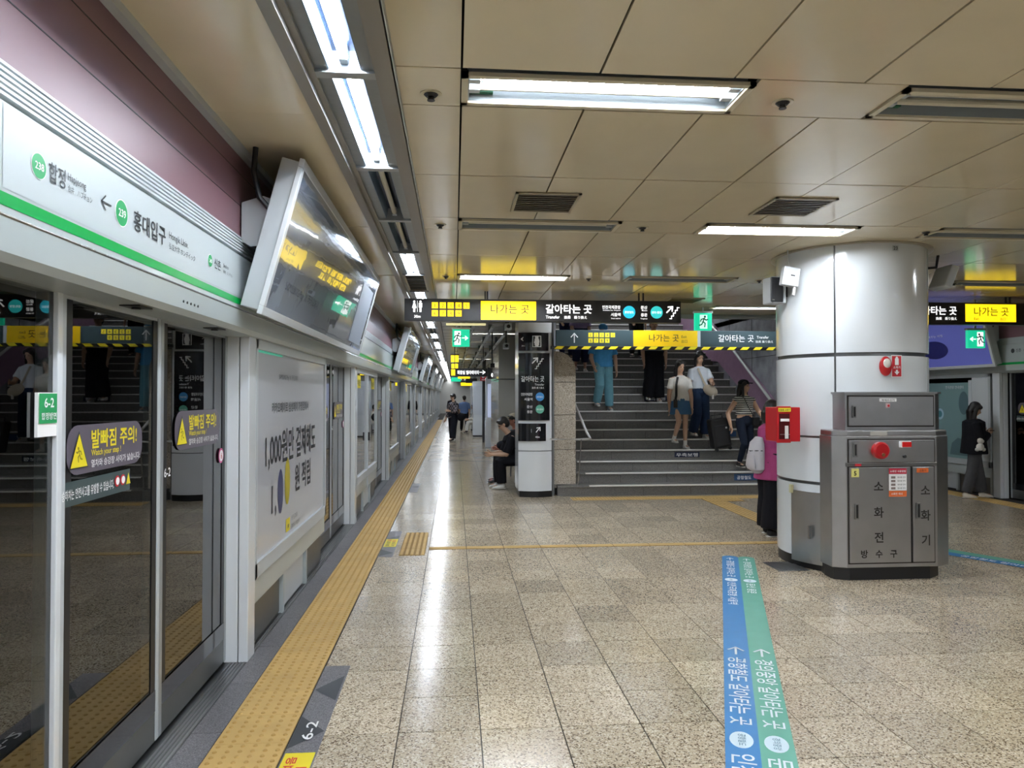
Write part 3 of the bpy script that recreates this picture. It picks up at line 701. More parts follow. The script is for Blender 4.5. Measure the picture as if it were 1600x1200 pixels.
# ---- light box adverts above the header
M_film = mat('glossy advert film', '97a1b3', .12, metal=.45, coat=1.0, bump=.14, bscale=3.0, coat_rough=.01)
def lightbox(y0, L, label, sx=1, X0=0.0, face=None, texts=True):
    xs = lambda a: X0 + sx * a
    t = thing('advert_light_box', label, 'light box', (xs(-.95), y0, 2.09), 'tilted advert light boxes above the screen doors')
    B = Vector((xs(-1.07), 0, 2.09)); T = Vector((xs(-.835), 0, 2.965)); d = (T - B).normalized(); n = Vector((sx * d.z, 0, -sx * d.x))
    th = .13
    def sec(a0, a1, n0, n1): # profile in the x-z plane
        return [tuple((B + d * q + n * r_))[0::2] for q, r_ in ((a0, n0), (a1, n0), (a1, n1), (a0, n1))]
    Hh = (T - B).length
    MB().prism(sec(0.02, Hh - .02, -th, -.012), y0 + .01, y0 + L - .01, 'y').build('housing', M_lgrey, t, bev=.006)
    f = MB(); w_ = .05
    f.prism(sec(0, w_, -.03, 0), y0, y0 + L, 'y').prism(sec(Hh - w_, Hh, -.03, 0), y0, y0 + L, 'y')
    f.prism(sec(w_, Hh - w_, -.03, 0), y0, y0 + w_, 'y').prism(sec(w_, Hh - w_, -.03, 0), y0 + L - w_, y0 + L, 'y')
    f.build('frame', M_white, t, bev=.004)
    g_ = MB().prism(sec(w_, Hh - w_, -.012, -.006), y0 + w_, y0 + L - w_, 'y').build('advert_face', face or M_film, t)
    if texts:
        O = B + n * -.004; O.y = y0 if sx > 0 else y0 + L
        b = Board(O, (0, sx, 0), d, t)
        ink = mat('grey ink', '3c4048', .4)
        b.text(ink, 'SAMSUNG Pay  X  카카오페이', .35, .2, .07, .5, width=1.0); b.rect('picture', mat('photo grey', '8e97a5', .4), 3.1, .1, 3.9, .7, .4)
        b.done()
    # wall bracket
    br = MB(); br.prism([(xs(-1.21), 2.52), (xs(-1.21), 2.74), (xs(-1.09), 2.78), (xs(-.98), 2.74), (xs(-.98), 2.66), (xs(-1.08), 2.50), (xs(-1.16), 2.49)], y0 + .10, y0 + .115, 'y')
    br.prism([(xs(-1.21), 2.52), (xs(-1.21), 2.74), (xs(-1.09), 2.78), (xs(-.98), 2.74), (xs(-.98), 2.66), (xs(-1.08), 2.50), (xs(-1.16), 2.49)], y0 + L - .12, y0 + L - .105, 'y')
    each(br, 'bracket', M_lgrey, t)
    MB().tube([(xs(-1.12), y0 + .05, 3.04), (xs(-1.13), y0 + .05, 2.9), (xs(-1.10), y0 + .06, 2.76), (xs(-1.03), y0 + .09, 2.68)], .016, 8).build('cable', M_black, t, smooth=True)
    return t
l0 = lightbox(4.06, 4.1, 'long tilted glossy advert light box above the white poster panel')
for k in range(1, 6): copy_tree(l0, dy=9.9 * k, label='tilted advert light box above the screen doors, %s from the camera' % lab_n[k])
copy_tree(l0, dy=-9.9, label='tilted advert light box behind the camera')

# ---- right platform edge
XR = 7.4  # mirrored local frame: x = XR + 1.3 etc.
wr = MB().box(XR + 1.22, XR + 1.32, YB, YE, 2.54, 3.2).build('wall_right', M_pink); tag(wr, 'maroon fascia above the right side screen doors', kind='structure')
hr = MB().prism([(XR + 1.215, 2.03), (XR + 1.205, 2.12), (XR + 1.205, 2.43), (XR + 1.23, 2.44), (XR + 1.23, 2.54), (XR + 1.7, 2.54), (XR + 1.7, 2.0), (XR + 1.25, 2.0)], YB, YE, 'y').build('trim_2', M_hdr); tag(hr, 'pale header with green stripe above the right side screen doors', kind='structure')
MB().box(XR + 1.2035, XR + 1.2055, YB, YE, 2.12, 2.156).build('green_stripe', M_green, hr)
b = Board((XR + 1.203, 10.42, 0), (0, -1, 0), (0, 0, 1), hr)
b.disc('badge', M_ink, .06, 2.33, .035, 2); b.text(M_ink, '신촌', .12, 2.31, .06, 2, .01); b.text(M_ink, 'Sinchon', .27, 2.32, .03); arrow(b, M_ink, .6, 2.33, .1, 180, .01); b.disc('badge', M_bgreen, .8, 2.33, .05, 2); b.text(M_ink, '홍대입구', .9, 2.30, .08, 2, .01); b.done()
tr = MB().box(XR + 6, XR + 6.2, YB, YE, -1.5, 4).box(XR + 1.7, XR + 6, YB, YE, 3.6, 3.8).box(XR + 1.62, XR + 6.2, YB, YE, -1.6, -1.4).build('wall_side', MATS['tunnel concrete']); tag(tr, 'dark tunnel wall behind the right screen doors', kind='structure')
for k, y0 in enumerate((8.62, 3.9, -.8)):
    door_bay(y0 + .05, 'dark screen door on the far right side, %s' % ['beside the standing woman in black', 'behind the steel cabinet', 'behind the camera'][k], 'sliding platform screen doors, right side', -1, XR)
post(10.72, 'pale post at far right between screen door and teal advert', -1, XR)
t, bx, xs = fixed_panel(10.92, 13.3, 'white framed teal advert panel on the far right side', sx=-1, X0=XR, group='fixed panels, right side')
bx(MB(), -1.31, -1.28, 10.97, 11.35, .56, 1.94).build('white_panel', M_white, t)
bx(MB(), -1.31, -1.27, 11.35, 11.42, .40, 1.9).build('white_stile', M_white, t)
bx(MB(), -1.30, -1.285, 11.42, 13.25, .56, 1.86).build('poster', mat('teal poster', '86a7a9', .4, coat=.8), t)
b = Board((XR + 1.2845, 13.2, .56), (0, -1, 0), (0, 0, 1), t)
b.text(M_wht, '한국관광 안내센터', 1.2, 1.2, .06, 1, width=.45); b.disc('emblem', mat('pale blue print', 'b7d6e2', .4), 1.05, .75, .1, 1); b.disc('emblem', mat('teal print', '4f8f9b', .4), 1.05, .75, .06, 2)
b.disc('shape_print', mat('slate print', '5e7a80', .4), 1.65, .95, .12, 1, 20, .2); b.poly('shape_print', mat('slate print'), [(1.3, .05), (1.75, .05), (1.75, .3), (1.5, .35), (1.35, .25)], 1)
b.done()
for k, y0 in enumerate((13.4, 18.1)):
    t, bx, xs = fixed_panel(y0 + 2, y0 + 4.6, 'pale fixed panel far along right side, %s' % lab_n[k], sx=-1, X0=XR, group='fixed panels, right side'); bx(MB(), -1.30, -1.285, y0 + 2.05, y0 + 4.55, .56, 1.94).build('poster', M_white, t)
M_bface = mat('violet blue advert', '5a5fa6', .3, emit=.35, coat=.6)
t = lightbox(10.55, 4.1, 'tilted violet blue advert screen above the teal panel', -1, XR, M_bface, texts=False)
b = Board((XR + 1.062, 14.6, 2.10), (0, -1, 0), Vector((-.235, 0, .875)).normalized(), t)
b.text(M_wht, '당신의 하루를 바꾸는 여행', 2.2, .56, .05, 1, width=.85)
b.disc('shape_print', mat('indigo print', '34357a', .4), 2.75, .34, .35, 1, 24, .16); b.poly('shape_print', mat('brown print', '4a3a45', .4), [(1.0, .08), (1.9, .08), (1.75, .8), (1.2, .8)], 1); b.done()

# ================================================================== STAIRS
RI = .1665; TR = .34; YS = 11.55; XS0, XS1 = 2.0, 6.05; NK = 23
stc = thing('staircase', 'wide dark granite staircase with white nosing strips', 'staircase', (4, YS, 0), kind='structure')
zt = 0
for k in range(1, NK + 1):
    y0 = YS + TR * (k - 1); z = RI * k
    s_ = MB().box(XS0 if k > 2 else (1.68 if k == 1 else 1.95), XS1 + .1, y0 + .02, y0 + TR + .05, z - RI - .02, z - .03)
    st = s_.build('riser', M_step, stc)
    tr_ = MB().box((XS0 if k > 2 else (1.68 if k == 1 else 1.95)), XS1 + .1, y0, y0 + TR + .02, z - .035, z).build('tread', M_tread, stc, bev=.004)
    MB().box(XS0 + .12 if k > 2 else 2.2, XS1, y0 - .006, y0 + .05, z - .016, z + .005).build('nosing', mat('white nosing', 'e4e3de', .4), stc)
    for i in range(1, 5):
        x = XS0 + .8 * i + (.3 if k % 2 else 0)
        MB().box(x, x + .004, y0 + .0185, y0 + .0205, z - RI, z - .035).build('joint', M_joint, stc)
land = MB().box(XS0, XS1 + .1, YS + TR * NK, 30, RI * NK - .2, RI * NK - .001).build('landing', M_tread, stc)
b = Board((3.95, YS + TR * 3 + .0165, RI * 3), (1, 0, 0), (0, 0, 1), stc)
b.rect('step_sticker', mat('navy film', '1d2440', .4), 0, .03, .46, .125, 1); b.text(M_wht, '우측보행', .03, .045, .07, 2, .015, width=.40); b.done()
b = Board((3.95, YS + TR * 9 + .0165, RI * 9), (1, 0, 0), (0, 0, 1), stc)
b.rect('step_sticker', MATS['navy film'], 0, .03, .5, .125, 1); b.text(M_wht, '우측보행', .03, .045, .07, 2, .015, width=.42); b.done()
b = Board((4.62, YS + TR * 5 + .0165, RI * 5), (1, 0, 0), (0, 0, 1), stc)
b.rect('step_sticker', mat('steel blue film', '2c4f78', .4), .1, .02, .75, .125, 1); b.text(M_wht, '출구', .15, .04, .07, 2, .015); b.done()
b = Board((4.78, YS + TR * 1 + .0165, RI * 1), (1, 0, 0), (0, 0, 1), stc)
b.rect('step_sticker', MATS['steel blue film'], .0, .02, .5, .13, 1); b.rect('step_sticker', mat('sea green film', '2f7d6c', .4), .52, .02, .8, .13, 1); b.text(M_wht, '공항철도', .05, .04, .07, 2, .015); b.done()
# stairwell walls
def slab_prism(x0, x1, m, nm, lab):
    pts = [(11.9, 0), (11.9, 3.04), (13, 3.6), (22, 7.6), (30, 7.6), (30, 3.0), (20.5, 3.0), (20.5, 0)]
    o = MB().prism(pts, x0, x1, 'x').build(nm, m); tag(o, lab, kind='structure'); return o
MB_r = slab_prism(6.05, 6.15, M_marb, 'wall_stair_right', 'grey marble wall along the right of the stairs')
# marble joints
for y in (12.9, 14.1, 15.3, 16.5, 17.7, 18.9): MB().box(6.045, 6.052, y, y + .008, 0, 6).build('joint', M_joint, MB_r)
for z in (1.5, 2.4, 3.3, 4.2): MB().box(6.045, 6.052, 12, 22, z, z + .008).build('joint', M_joint, MB_r)
# mauve light on the marble above the steps, put into a slab's colour
pts = [(12.6, .55), (12.6, 1.15)] + [(12.6 + 3.3, 1.15 + 1.62), (19.5, 4.5), (19.5, 3.6), (16.1, 2.35), (15.8, 2.35)]
MB().prism([(12.8, 0.9), (12.95, 1.5), (16.0, 3.2), (19.5, 4.9), (19.5, 3.9), (16.3, 2.45), (15.9, 2.42)], 6.0, 6.05, 'x').build('mauve_tint_slab', mat('mauve light tint', 'a07f98', .3, noise=.1), MB_r)
MB_l = slab_prism(1.63, 1.70, M_marb, 'wall_stair_left', 'grey wall along the left of the stairs above the balustrade')
o = MB().prism([(30, 3.6), (30, 8), (30.2, 8), (30.2, 3.6)], 1.6, 6.2, 'x').build('wall_stair_end', mat('well wall', '9b9a9c', .5)); tag(o, 'pale wall at the head of the stairs', kind='structure')
o = MB().prism([(12.1, 3.04), (13, 3.6), (22, 7.6), (30, 7.6), (30, 7.7), (22, 7.7), (13, 3.7), (12.1, 3.2)], 1.6, 6.2, 'x').build('ceiling_stair', mat('stair ceiling', 'b8b6b0', .5)); tag(o, 'sloping ceiling over the stairs', kind='structure')
# edge beam of the opening
o = MB().box(1.62, 6.15, 12.02, 12.1, 2.97, 3.2).box(1.62, 6.15, 12.0, 12.02, 2.99, 3.01).build('trim_5', M_lgrey); tag(o, 'pale metal edge of the ceiling above the stairs', kind='structure')
# granite balustrade end with rounded shoulder
pts = [(1.63, .17), (2.0, .17), (2.0, 2.05)] + [(2.0 - .32 + .32 * math.cos(R(a)), 2.05 + .32 * math.sin(R(a))) for a in (20, 40, 60, 80)] + [(1.63, 2.38)]
bal = thing('balustrade', 'speckled granite balustrade with rounded shoulder beside the stairs', 'balustrade', (1.8, 11.7, 0), kind='structure')
zz = [.17, .75, 1.32, 1.86]
for i in range(3): MB().box(1.63, 2.0, 11.68, 12.02, zz[i] + .003, zz[i + 1] - .003).build('granite_block', M_gwall, bal, bev=.006)
pts2 = [(1.63, 1.863), (2.0, 1.863), (2.0, 2.05)] + [(2.0 - .32 + .32 * math.cos(R(a)), 2.05 + .32 * math.sin(R(a))) for a in (10, 25, 40, 55, 70, 85)] + [(1.63, 2.37)]
MB().prism(pts2, 11.68, 12.02, 'y').build('granite_block', M_gwall, bal)
MB().box(1.62, 2.01, 11.66, 12.0, .12, .17).build('steel_rail', M_steel, bal)
# sloped part behind, following the stair
MB().prism([(12.0, 0), (12.0, 1.75), (20, 5.6), (20, 0)], 1.63, 2.0, 'x').build('sloped_wall', M_gwall, bal)
MB().box(1.60, 1.63, 11.6, 12.1, 0, 3.04).build('edge_post', M_dsteel, bal)
# handrails
def handrail(pts, r, lab, posts=()):
    t = thing('handrail', lab, 'handrail', pts[0])
    MB().tube(pts, r, 10).build('rail', mat('satin rail', 'e4e4e2', .38, metal=.35), t, smooth=True)
    for a, b_ in posts: MB().tube([a, b_], r * .5, 8).build('bracket', M_steel, t, smooth=True)
handrail([(1.5, 11.5, .93), (2.22, 11.5, .93), (2.2, 11.75, 1.02), (2.15, 12.8, 1.55), (2.15, 15, 2.63), (2.15, 19, 4.6)], .022, 'bright steel handrail rising along the granite balustrade', [((2.06, 11.5, .93), (2.02, 11.62, .05)), ((2.15, 13.5, 1.87), (2.0, 13.5, 1.8))])
handrail([(5.9, 11.9, .98), (5.93, 12.7, 1.38), (5.95, 14.86, 2.62), (5.95, 19, 4.7)], .028, 'steel handrail on the grey marble wall, right of stairs', [((5.93, 13.2, 1.64), (6.06, 13.2, 1.58)), ((5.95, 14.4, 2.33), (6.06, 14.4, 2.27))])
# unseen lamps added to brighten the stairwell
for k, (x, y, z) in enumerate(((3.0, 17, 5.0), (5.0, 17, 5.0), (4.0, 22, 7.2), (4, 26, 7.2))):
    t = thing('ceiling_light', 'added unseen tube lamp under the sloping ceiling over the stairs, %s' % lab_n[k], 'ceiling light', (x, y, z))
    MB().tube([(x - .6, y, z), (x + .6, y, z)], .02, 8).build('lamp_tube', M_tube, t); MB().box(x - .65, x + .65, y - .06, y + .06, z + .04, z + .3).build('housing', M_lgrey, t)

# ================================================================== ROUND COLUMN
CX, CY, CR = 3.95, 6.86, .69
c = thing('column', 'thick round white enamel clad column with steel cabinet in front', 'column', (CX, CY, 0), kind='structure')
MB().cyl((CX, CY), CR - .03, 0, 3.2, seg=64).build('core', M_dsteel, c, smooth=True)
js = [-180, -129.9, -48, 10, 80, 130]
for a0, a1 in zip(js, js[1:] + [190]):
    for z0, z1 in ((.10, .80), (.83, 1.24), (1.26, 2.0), (2.035, 3.035)):
        MB().arc((CX, CY), CR - .02, CR, a0 + .7, a1 - .7, z0, z1, 18).build('enamel_panel', M_white, c, smooth=True)
MB().cyl((CX, CY), CR - .01, 0, .10, seg=64).build('black_skirt', M_black, c, smooth=True)
MB().arc((CX, CY), CR + .0, CR + .05, -180, 180, ZC - .012, ZC + .01, 48).build('ceiling_ring', mat('ring beige', 'a39b86', .4), c, smooth=True)
def colmap(a_deg, extra=0.0):
    def fn(u, v, n):
        r = CR + extra + n; a = R(a_deg) + u / CR; return Vector((CX + r * math.cos(a), CY + r * math.sin(a), v))
    return fn
b = Board((0, 0, 0), (1, 0, 0), (0, 0, 1), c, colmap(-86)); b.rect('number_plate', M_lgrey, -.03, 2.955, .03, 3.005, 1); b.text(M_ink, '23', 0, 2.965, .045, 2, .01, 'c'); b.done()
# stainless cabinet round the column
t = thing('fire_hose_cabinet', 'stainless steel fire hose cabinet with red alarm bell wrapped round the column', 'fire cabinet', (3.85, 6.1, 0))
xa, xb = 3.30, 4.44
lower = [(3.42, 6.45), (3.337, 6.30), (3.337, 6.10), (3.45, 6.05), (4.29, 6.05), (4.445, 6.12), (4.455, 6.45), (4.40, 6.55)]
MB().prism(lower, .12, 1.28, 'z').build('lower_body', M_steel2, t, bev=.006)
MB().prism([(3.42, 6.45), (3.38, 6.3), (3.38, 6.15), (3.5, 6.10), (4.25, 6.10), (4.40, 6.2), (4.42, 6.45)], 0, .12, 'z').build('plinth', M_black, t)
upper = [(3.49, 6.45), (3.485, 6.13), (4.335, 6.13), (4.42, 6.2), (4.42, 6.45)]
MB().prism(upper, 1.33, 1.66, 'z').build('upper_body', M_steel2, t, bev=.006)
MB().prism([(3.43, 6.45), (3.345, 6.3), (3.345, 6.105), (3.46, 6.055), (4.285, 6.055), (4.44, 6.125), (4.45, 6.45)], 1.28, 1.33, 'z').build('ledge', M_steel2, t, bev=.01)
MB().prism([(3.48, 6.45), (3.47, 6.11), (4.345, 6.11), (4.435, 6.19), (4.435, 6.45)], 1.655, 1.672, 'z').build('top_cap', M_steel2, t)
def cdoor(x0, x1, z0, z1, yf, nm='door'):
    fr = MB(); e = .008
    fr.box(x0 - .012, x1 + .012, yf - .002, yf + .01, z0 - .012, z1 + .012).build('door_gap', M_joint, t)
    return MB().box(x0, x1, yf - .012, yf + .002, z0, z1).build(nm, M_steel2, t, bev=.003)
d1 = cdoor(3.515, 4.31, 1.37, 1.63, 6.13); d2 = cdoor(3.47, 4.26, 1.05, 1.245, 6.05); d3 = cdoor(3.47, 4.035, .165, 1.005, 6.05); d4 = cdoor(4.055, 4.255, .165, 1.005, 6.05)
MB().box(3.44, 4.28, 6.035, 6.05, 1.013, 1.045).build('divider_strip', M_steel, t, bev=.002)
def chandle(d, x, z0, z1, yf):
    MB().box(x - .018, x + .018, yf - .016, yf - .006, z0, z1).build('handle', M_steel, d, bev=.003)
    MB().box(x - .009, x + .009, yf - .0175, yf - .012, z0 + .012, z1 - .012).build('handle_slot', M_black, d)
chandle(d1, 3.56, 1.44, 1.55, 6.12); chandle(d2, 3.52, 1.10, 1.22, 6.04); chandle(d3, 3.53, .55, .69, 6.04); chandle(d4, 4.10, .55, .69, 6.04)
b = Board((0, 6.036, 0), (1, 0, 0), (0, 0, 1), t)
ste = mat('stencil ink', '24201d', .6)
for ch, z in (('소', .80), ('화', .57), ('전', .35)): b.text(ste, ch, 3.735, z, .10, 1, .02, 'c')
for ch, x in (('방', 3.6), ('수', 3.735), ('구', 3.87)): b.text(ste, ch, x, .215, .075, 1, .025, 'c')
for ch, z in (('소', .76), ('화', .54), ('기', .32)): b.text(ste, ch, 4.17, z, .10, 1, .02, 'c')
b.rect('yellow_label', mat('pale yellow print', 'd9d27a', .5), 3.485, .92, 3.555, .995, 1); b.text(ste, '5', 3.52, .935, .055, 2, .02, 'c')
b.rect('notice_sheet', M_wht, 3.83, .80, 3.995, .99, 1); b.rect('notice_head', mat('crimson print', 'b81f3a', .5), 3.83, .945, 3.995, .995, 2); b.rect('notice_foot', M_orange, 3.83, .745, 3.995, .797, 1)
b.text(M_wht, '소화전 사용방법', 3.84, .962, .02, 3, .01, width=.145)
for i in range(4):
    b.text(ste, '밸브를 연다', 3.91, .91 - .032 * i, .016, 2); b.rect('notice_picture', mat('grey print', '8a7d78', .5), 3.85, .905 - .032 * i, 3.89, .925 - .032 * i, 2)
b.text(M_wht, '소화전 옥내', 3.85, .762, .022, 2, .01)
b.rect('orange_label', M_orange, 4.09, .955, 4.20, .995, 1); b.text(ste, '소화기', 4.145, .965, .024, 2, .01, 'c')
b.rect('red_label', M_redp, 3.51, 1.018, 3.57, 1.038, 9); b.done()
b = Board((0, 6.118, 0), (1, 0, 0), (0, 0, 1), t); b.rect('name_label', M_wht, 3.80, 1.585, 3.96, 1.615, 1); b.text(ste, '화재수신기', 3.82, 1.59, .022, 2, .01, width=.12); b.rect('stamp_label', mat('pale pink print', 'd9b8b8', .5), 3.86, 1.53, 3.90, 1.57, 1); b.disc('red_dot', M_redp, 3.885, 1.548, .011, 2); b.done()
b = Board((0, 6.05, 0), (1, 0, 0), (0, 0, 1), t); b.rect('name_label', mat('faded label', 'b7b5ad', .5), 3.67, 1.285, 3.83, 1.32, 1); b.done()
bell = MB().cyl((3.745, 1.155), .075, 6.0, 6.04, 'y', 32).cyl((3.745, 1.155), .06, 5.985, 6.0, 'y', 32, .075); bell = bell.build('alarm_bell', M_red, t, smooth=True)
MB().cyl((3.75, 1.12), .015, 5.975, 5.99, 'y', 12).build('bell_boss', mat('brass', 'a07a55', .3, metal=.8), bell)
MB().box(3.93, 4.03, 6.015, 6.04, 1.18, 1.235).build('lamp_bezel', M_wht, t, bev=.003); MB().box(3.945, 4.025, 6.005, 6.02, 1.185, 1.23).build('red_lamp', mat('red lens', 'a01818', .2, emit=.4), t)
MB().cyl((3.975, 1.10), .014, 6.02, 6.04, 'y', 14).build('jack', M_black, t)
# side door on the column's left and drain grate
t = thing('column_hatch', 'plain steel hatch at the foot of the column, beside the cabinet', 'hatch', (3.4, 6.5, 0))
MB().arc((CX, CY), CR + .0, CR + .03, -166, -132, .06, .73, 10).build('door', M_steel2, t, smooth=True)
MB().box(3.235, 3.265, 6.66, 6.70, .70, .78).build('latch', mat('pale yellow latch', 'c9c79a', .5), t, bev=.004)
MB().box(3.305, 3.32, 6.44, 6.47, .3, .42).build('hinge', M_steel, t)
t = thing('floor_drain', 'steel drain grate on the floor beside the column hatch', 'drain', (3.2, 6.6, 0))
MB().box(3.02, 3.32, 6.46, 6.82, 0, .004).build('frame', M_dsteel, t)
for i in range(10): MB().box(3.04 + .027 * i, 3.05 + .027 * i, 6.48, 6.8, .003, .008).build('bar', M_steel, t)
# strobe and extinguisher arrow plate
def on_col(a, r): return (CX + (CR + r) * math.cos(R(a)), CY + (CR + r) * math.sin(R(a)))
t = thing('alarm_strobe', 'oval red fire alarm strobe on the white column', 'alarm', (*on_col(-100, 0), 1.9))
x, y = on_col(-95, .012)
rot = Matrix.Rotation(R(-5), 3, 'Z')
MB().ball((x, y, 1.905), (.058, .022, .09), 24, 12, rot).build('base', M_red, t, smooth=True)
MB().ball((x + .004, y - .016, 1.93), (.036, .014, .045), 16, 8, rot).build('lens', mat('strobe lens', 'd8d4cc', .1, coat=1), t, smooth=True)
t = thing('extinguisher_sign', 'red plate with white extinguisher symbol and arrow, beside the strobe', 'sign', (*on_col(-86, 0), 1.9))
b = Board((0, 0, 0), (1, 0, 0), (0, 0, 1), t, colmap(-86.5, .012)); b.rect('border', M_wht, -.052, 1.805, .052, 2.005, 0); b.rect('plate', M_redp, -.045, 1.812, .045, 1.998, 1)
b.rect('pictogram', M_wht, -.018, 1.915, .018, 1.975, 2); b.disc('pictogram', M_wht, 0, 1.98, .012, 2); b.text(M_wht, '소화기', 0, 1.885, .026, 2, .02, 'c'); b.poly('arrow_mark', M_wht, [(-.025, 1.855), (-.01, 1.855), (-.01, 1.872), (.01, 1.872), (.01, 1.855), (.025, 1.855), (0, 1.825)], 2); b.done()
# red extinguisher box on the left of the column
t = thing('extinguisher_box', 'red box with glass front and yellow label on left side of the column', 'fire box', (3.05, 6.4, 1.2))
MB().box(2.985, 3.215, 6.42, 6.66, 1.21, 1.53).build('box', M_red, t, bev=.006)
MB().box(2.98, 3.115, 6.40, 6.418, 1.20, 1.54).build('door', M_red, t, bev=.005)
MB().box(3.0, 3.10, 6.394, 6.40, 1.235, 1.47).build('window', mat('dark red glass', '4a0e12', .12, coat=1), t)
b = Board((0, 6.393, 0), (1, 0, 0), (0, 0, 1), t); b.rect('yellow_label', M_yel, 2.99, 1.49, 3.11, 1.525, 1); b.text(ste, '비상용 소화기', 2.995, 1.498, .02, 2, .02, width=.105); b.rect('white_tag', M_wht, 3.01, 1.40, 3.095, 1.425, 2); b.rect('white_tag', mat('tag paper', 'cfcbc6', .6), 3.05, 1.24, 3.085, 1.36, 3); b.rect('chain', M_steel, 3.005, 1.275, 3.10, 1.283, 2); b.done()
# speakers on the column
def speaker(x, y, z, lab, rz=0):
    t = thing('speaker', lab, 'speaker', (x, y, z), rz=rz)
    MB().box(-.06, .09, -.08, .1, -.13, .13).build('cabinet', M_lgrey, t, bev=.012, local=True)
    MB().box(-.085, .05, -.092, -.078, -.12, .12).build('grille', M_black, t, bev=.006, local=True)
    MB().box(-.075, -.05, -.094, -.09, -.105, -.098).build('maker_plate', M_chrome, t, local=True)
    MB().box(.09, .15, -.03, .05, -.06, .06).build('bracket', M_black, t, local=True)
speaker(3.13, 6.78, 2.67, 'black grille loudspeaker on left side of the round column', R(8))
t = thing('wifi_box', 'white wireless network box tilted on the column beside the loudspeaker', 'network box', (3.2, 6.6, 2.78))
ro = Matrix.Rotation(R(9), 4, 'Y')
def trot(mb, M, c): mb.v = [tuple(M @ (Vector(p) - Vector(c)) + Vector(c)) for p in mb.v]; return mb
trot(MB().box(3.11, 3.27, 6.52, 6.60, 2.68, 2.86), ro, (3.2, 6.56, 2.77)).build('case', M_white, t, bev=.01)
trot(MB().box(3.235, 3.255, 6.54, 6.56, 2.60, 2.69), ro, (3.2, 6.56, 2.77)).build('antenna', M_wht, t)
MB().tube([(3.2, 6.58, 2.86), (3.19, 6.6, 2.93), (3.2, 6.62, 3.04)], .006, 6).build('cable', M_lgrey, t)
trot(MB().box(3.18, 3.22, 6.517, 6.521, 2.775, 2.785), ro, (3.2, 6.56, 2.77)).build('mark', M_ink, t)
t = thing('wifi_box', 'grey camera housing hung at the right edge of the column', 'camera housing', (4.75, 6.9, 2.8))
MB().tube([(4.62, 6.75, 2.90), (4.80, 6.75, 2.92), (4.82, 6.75, 3.04)], .014, 8).build('bracket', M_black, t)
trot(MB().box(4.79, 4.87, 6.6, 6.85, 2.72, 2.95), Matrix.Rotation(R(22), 4, 'Y'), (4.78, 6.7, 2.75)).build('case', M_lgrey, t, bev=.01)

# ================================================================== SIGNS
def rods(t, xs, y, z0, w=.02):
    for x in xs: MB().box(x, x + w, y, y + w, z0, ZC + .01).build('hanger_rod', M_dark, t)
t = thing('hanging_sign', 'long dark hanging sign with exit numbers, yellow exit panel and transfer text', 'sign', (1.2, 9.5, 2.63))
MB().box(-.66, 3.08, 9.5, 9.62, 2.63, 2.925).build('sign_body', M_dark, t, bev=.006)
rods(t, (.40, .43, 2.50, 2.56), 9.55, 2.92)
b = Board((-.66, 9.499, 2.63), (1, 0, 0), (0, 0, 1), t); 
toilet(b, M_ewht, .17, .19, .15); b.text(M_ewht, '30m', .17, .04, .05, 2, .02, 'c')
numbers(b, .36, .165, .082, M_ink)
b.rect('yellow_panel', M_eyel, 1.01, .02, 1.75, .27, 1); b.text(M_ink, '나가는 곳', 1.14, .115, .135, 2, .005); b.text(mat('grey print ink', '6a5a20', .5), 'Exit', 1.14, .045, .05, 2); b.text(M_ink, '出口', 1.52, .045, .045, 2)
b.text(M_ewht, '갈아타는 곳', 1.88, .125, .13, 2, .02); b.text(M_ewht, 'Transfer', 1.88, .045, .055, 2, .01); b.text(M_ewht, '換乘　乗り換え', 2.13, .045, .045, 2, .01)
b.text(M_ewht, '인천국제공항', 2.90, .185, .05, 2, .02, 'r', width=.25); b.text(M_ewht, 'Incheon Int. Airport', 2.90, .155, .025, 2, .005, 'r', width=.24); b.text(M_ewht, '서울역', 2.90, .085, .05, 2, .02, 'r'); b.text(M_ewht, 'Seoul station', 2.90, .045, .025, 2, .005, 'r')
b.disc('line_badge', M_ecy, 3.02, .14, .085, 1, 28); b.text(M_ewht, '공항철도', 3.02, .125, .035, 2, .015, 'c')
b.text(M_ewht, '문산', 3.27, .185, .05, 2, .02, 'r'); b.text(M_ewht, 'Munsan', 3.27, .155, .025, 2, .005, 'r'); b.text(M_ewht, '용문', 3.27, .085, .05, 2, .02, 'r'); b.text(M_ewht, 'Yongmun', 3.27, .045, .025, 2, .005, 'r')
b.disc('line_badge', mat('lit teal', '35c2c2', .4, emit=.9), 3.40, .14, .085, 1, 28); b.text(M_ewht, '경의·중앙', 3.40, .125, .035, 2, .015, 'c')
stairs_pic(b, M_ewht, 3.58, .15, .19); b.done()
t = thing('hanging_sign', 'dark hanging sign with yellow exit panel at far right behind the column', 'sign', (7, 9.5, 2.63))
MB().box(5.55, 9.0 - .38, 9.5, 9.62, 2.64, 2.95).build('sign_body', M_dark, t, bev=.006); rods(t, (7.83, 7.89), 9.55, 2.94)
b = Board((7.18, 9.499, 2.66), (1, 0, 0), (0, 0, 1), t); b.rect('yellow_panel', M_eyel, 0, .02, .76, .27, 1); b.text(M_ink, '나가는 곳', .13, .115, .135, 2, .005); b.text(M_ink, 'Exit', .13, .045, .05, 2); b.text(M_ink, '出口', .52, .045, .045, 2)
b.text(M_ewht, '갈아타는 곳', -.13, .125, .13, 2, .02, 'r'); b.text(M_ewht, '換乘　乗り換え', -.13, .045, .045, 2, .01, 'r')
numbers(b, .95, .165, .08, M_ink); b.done()
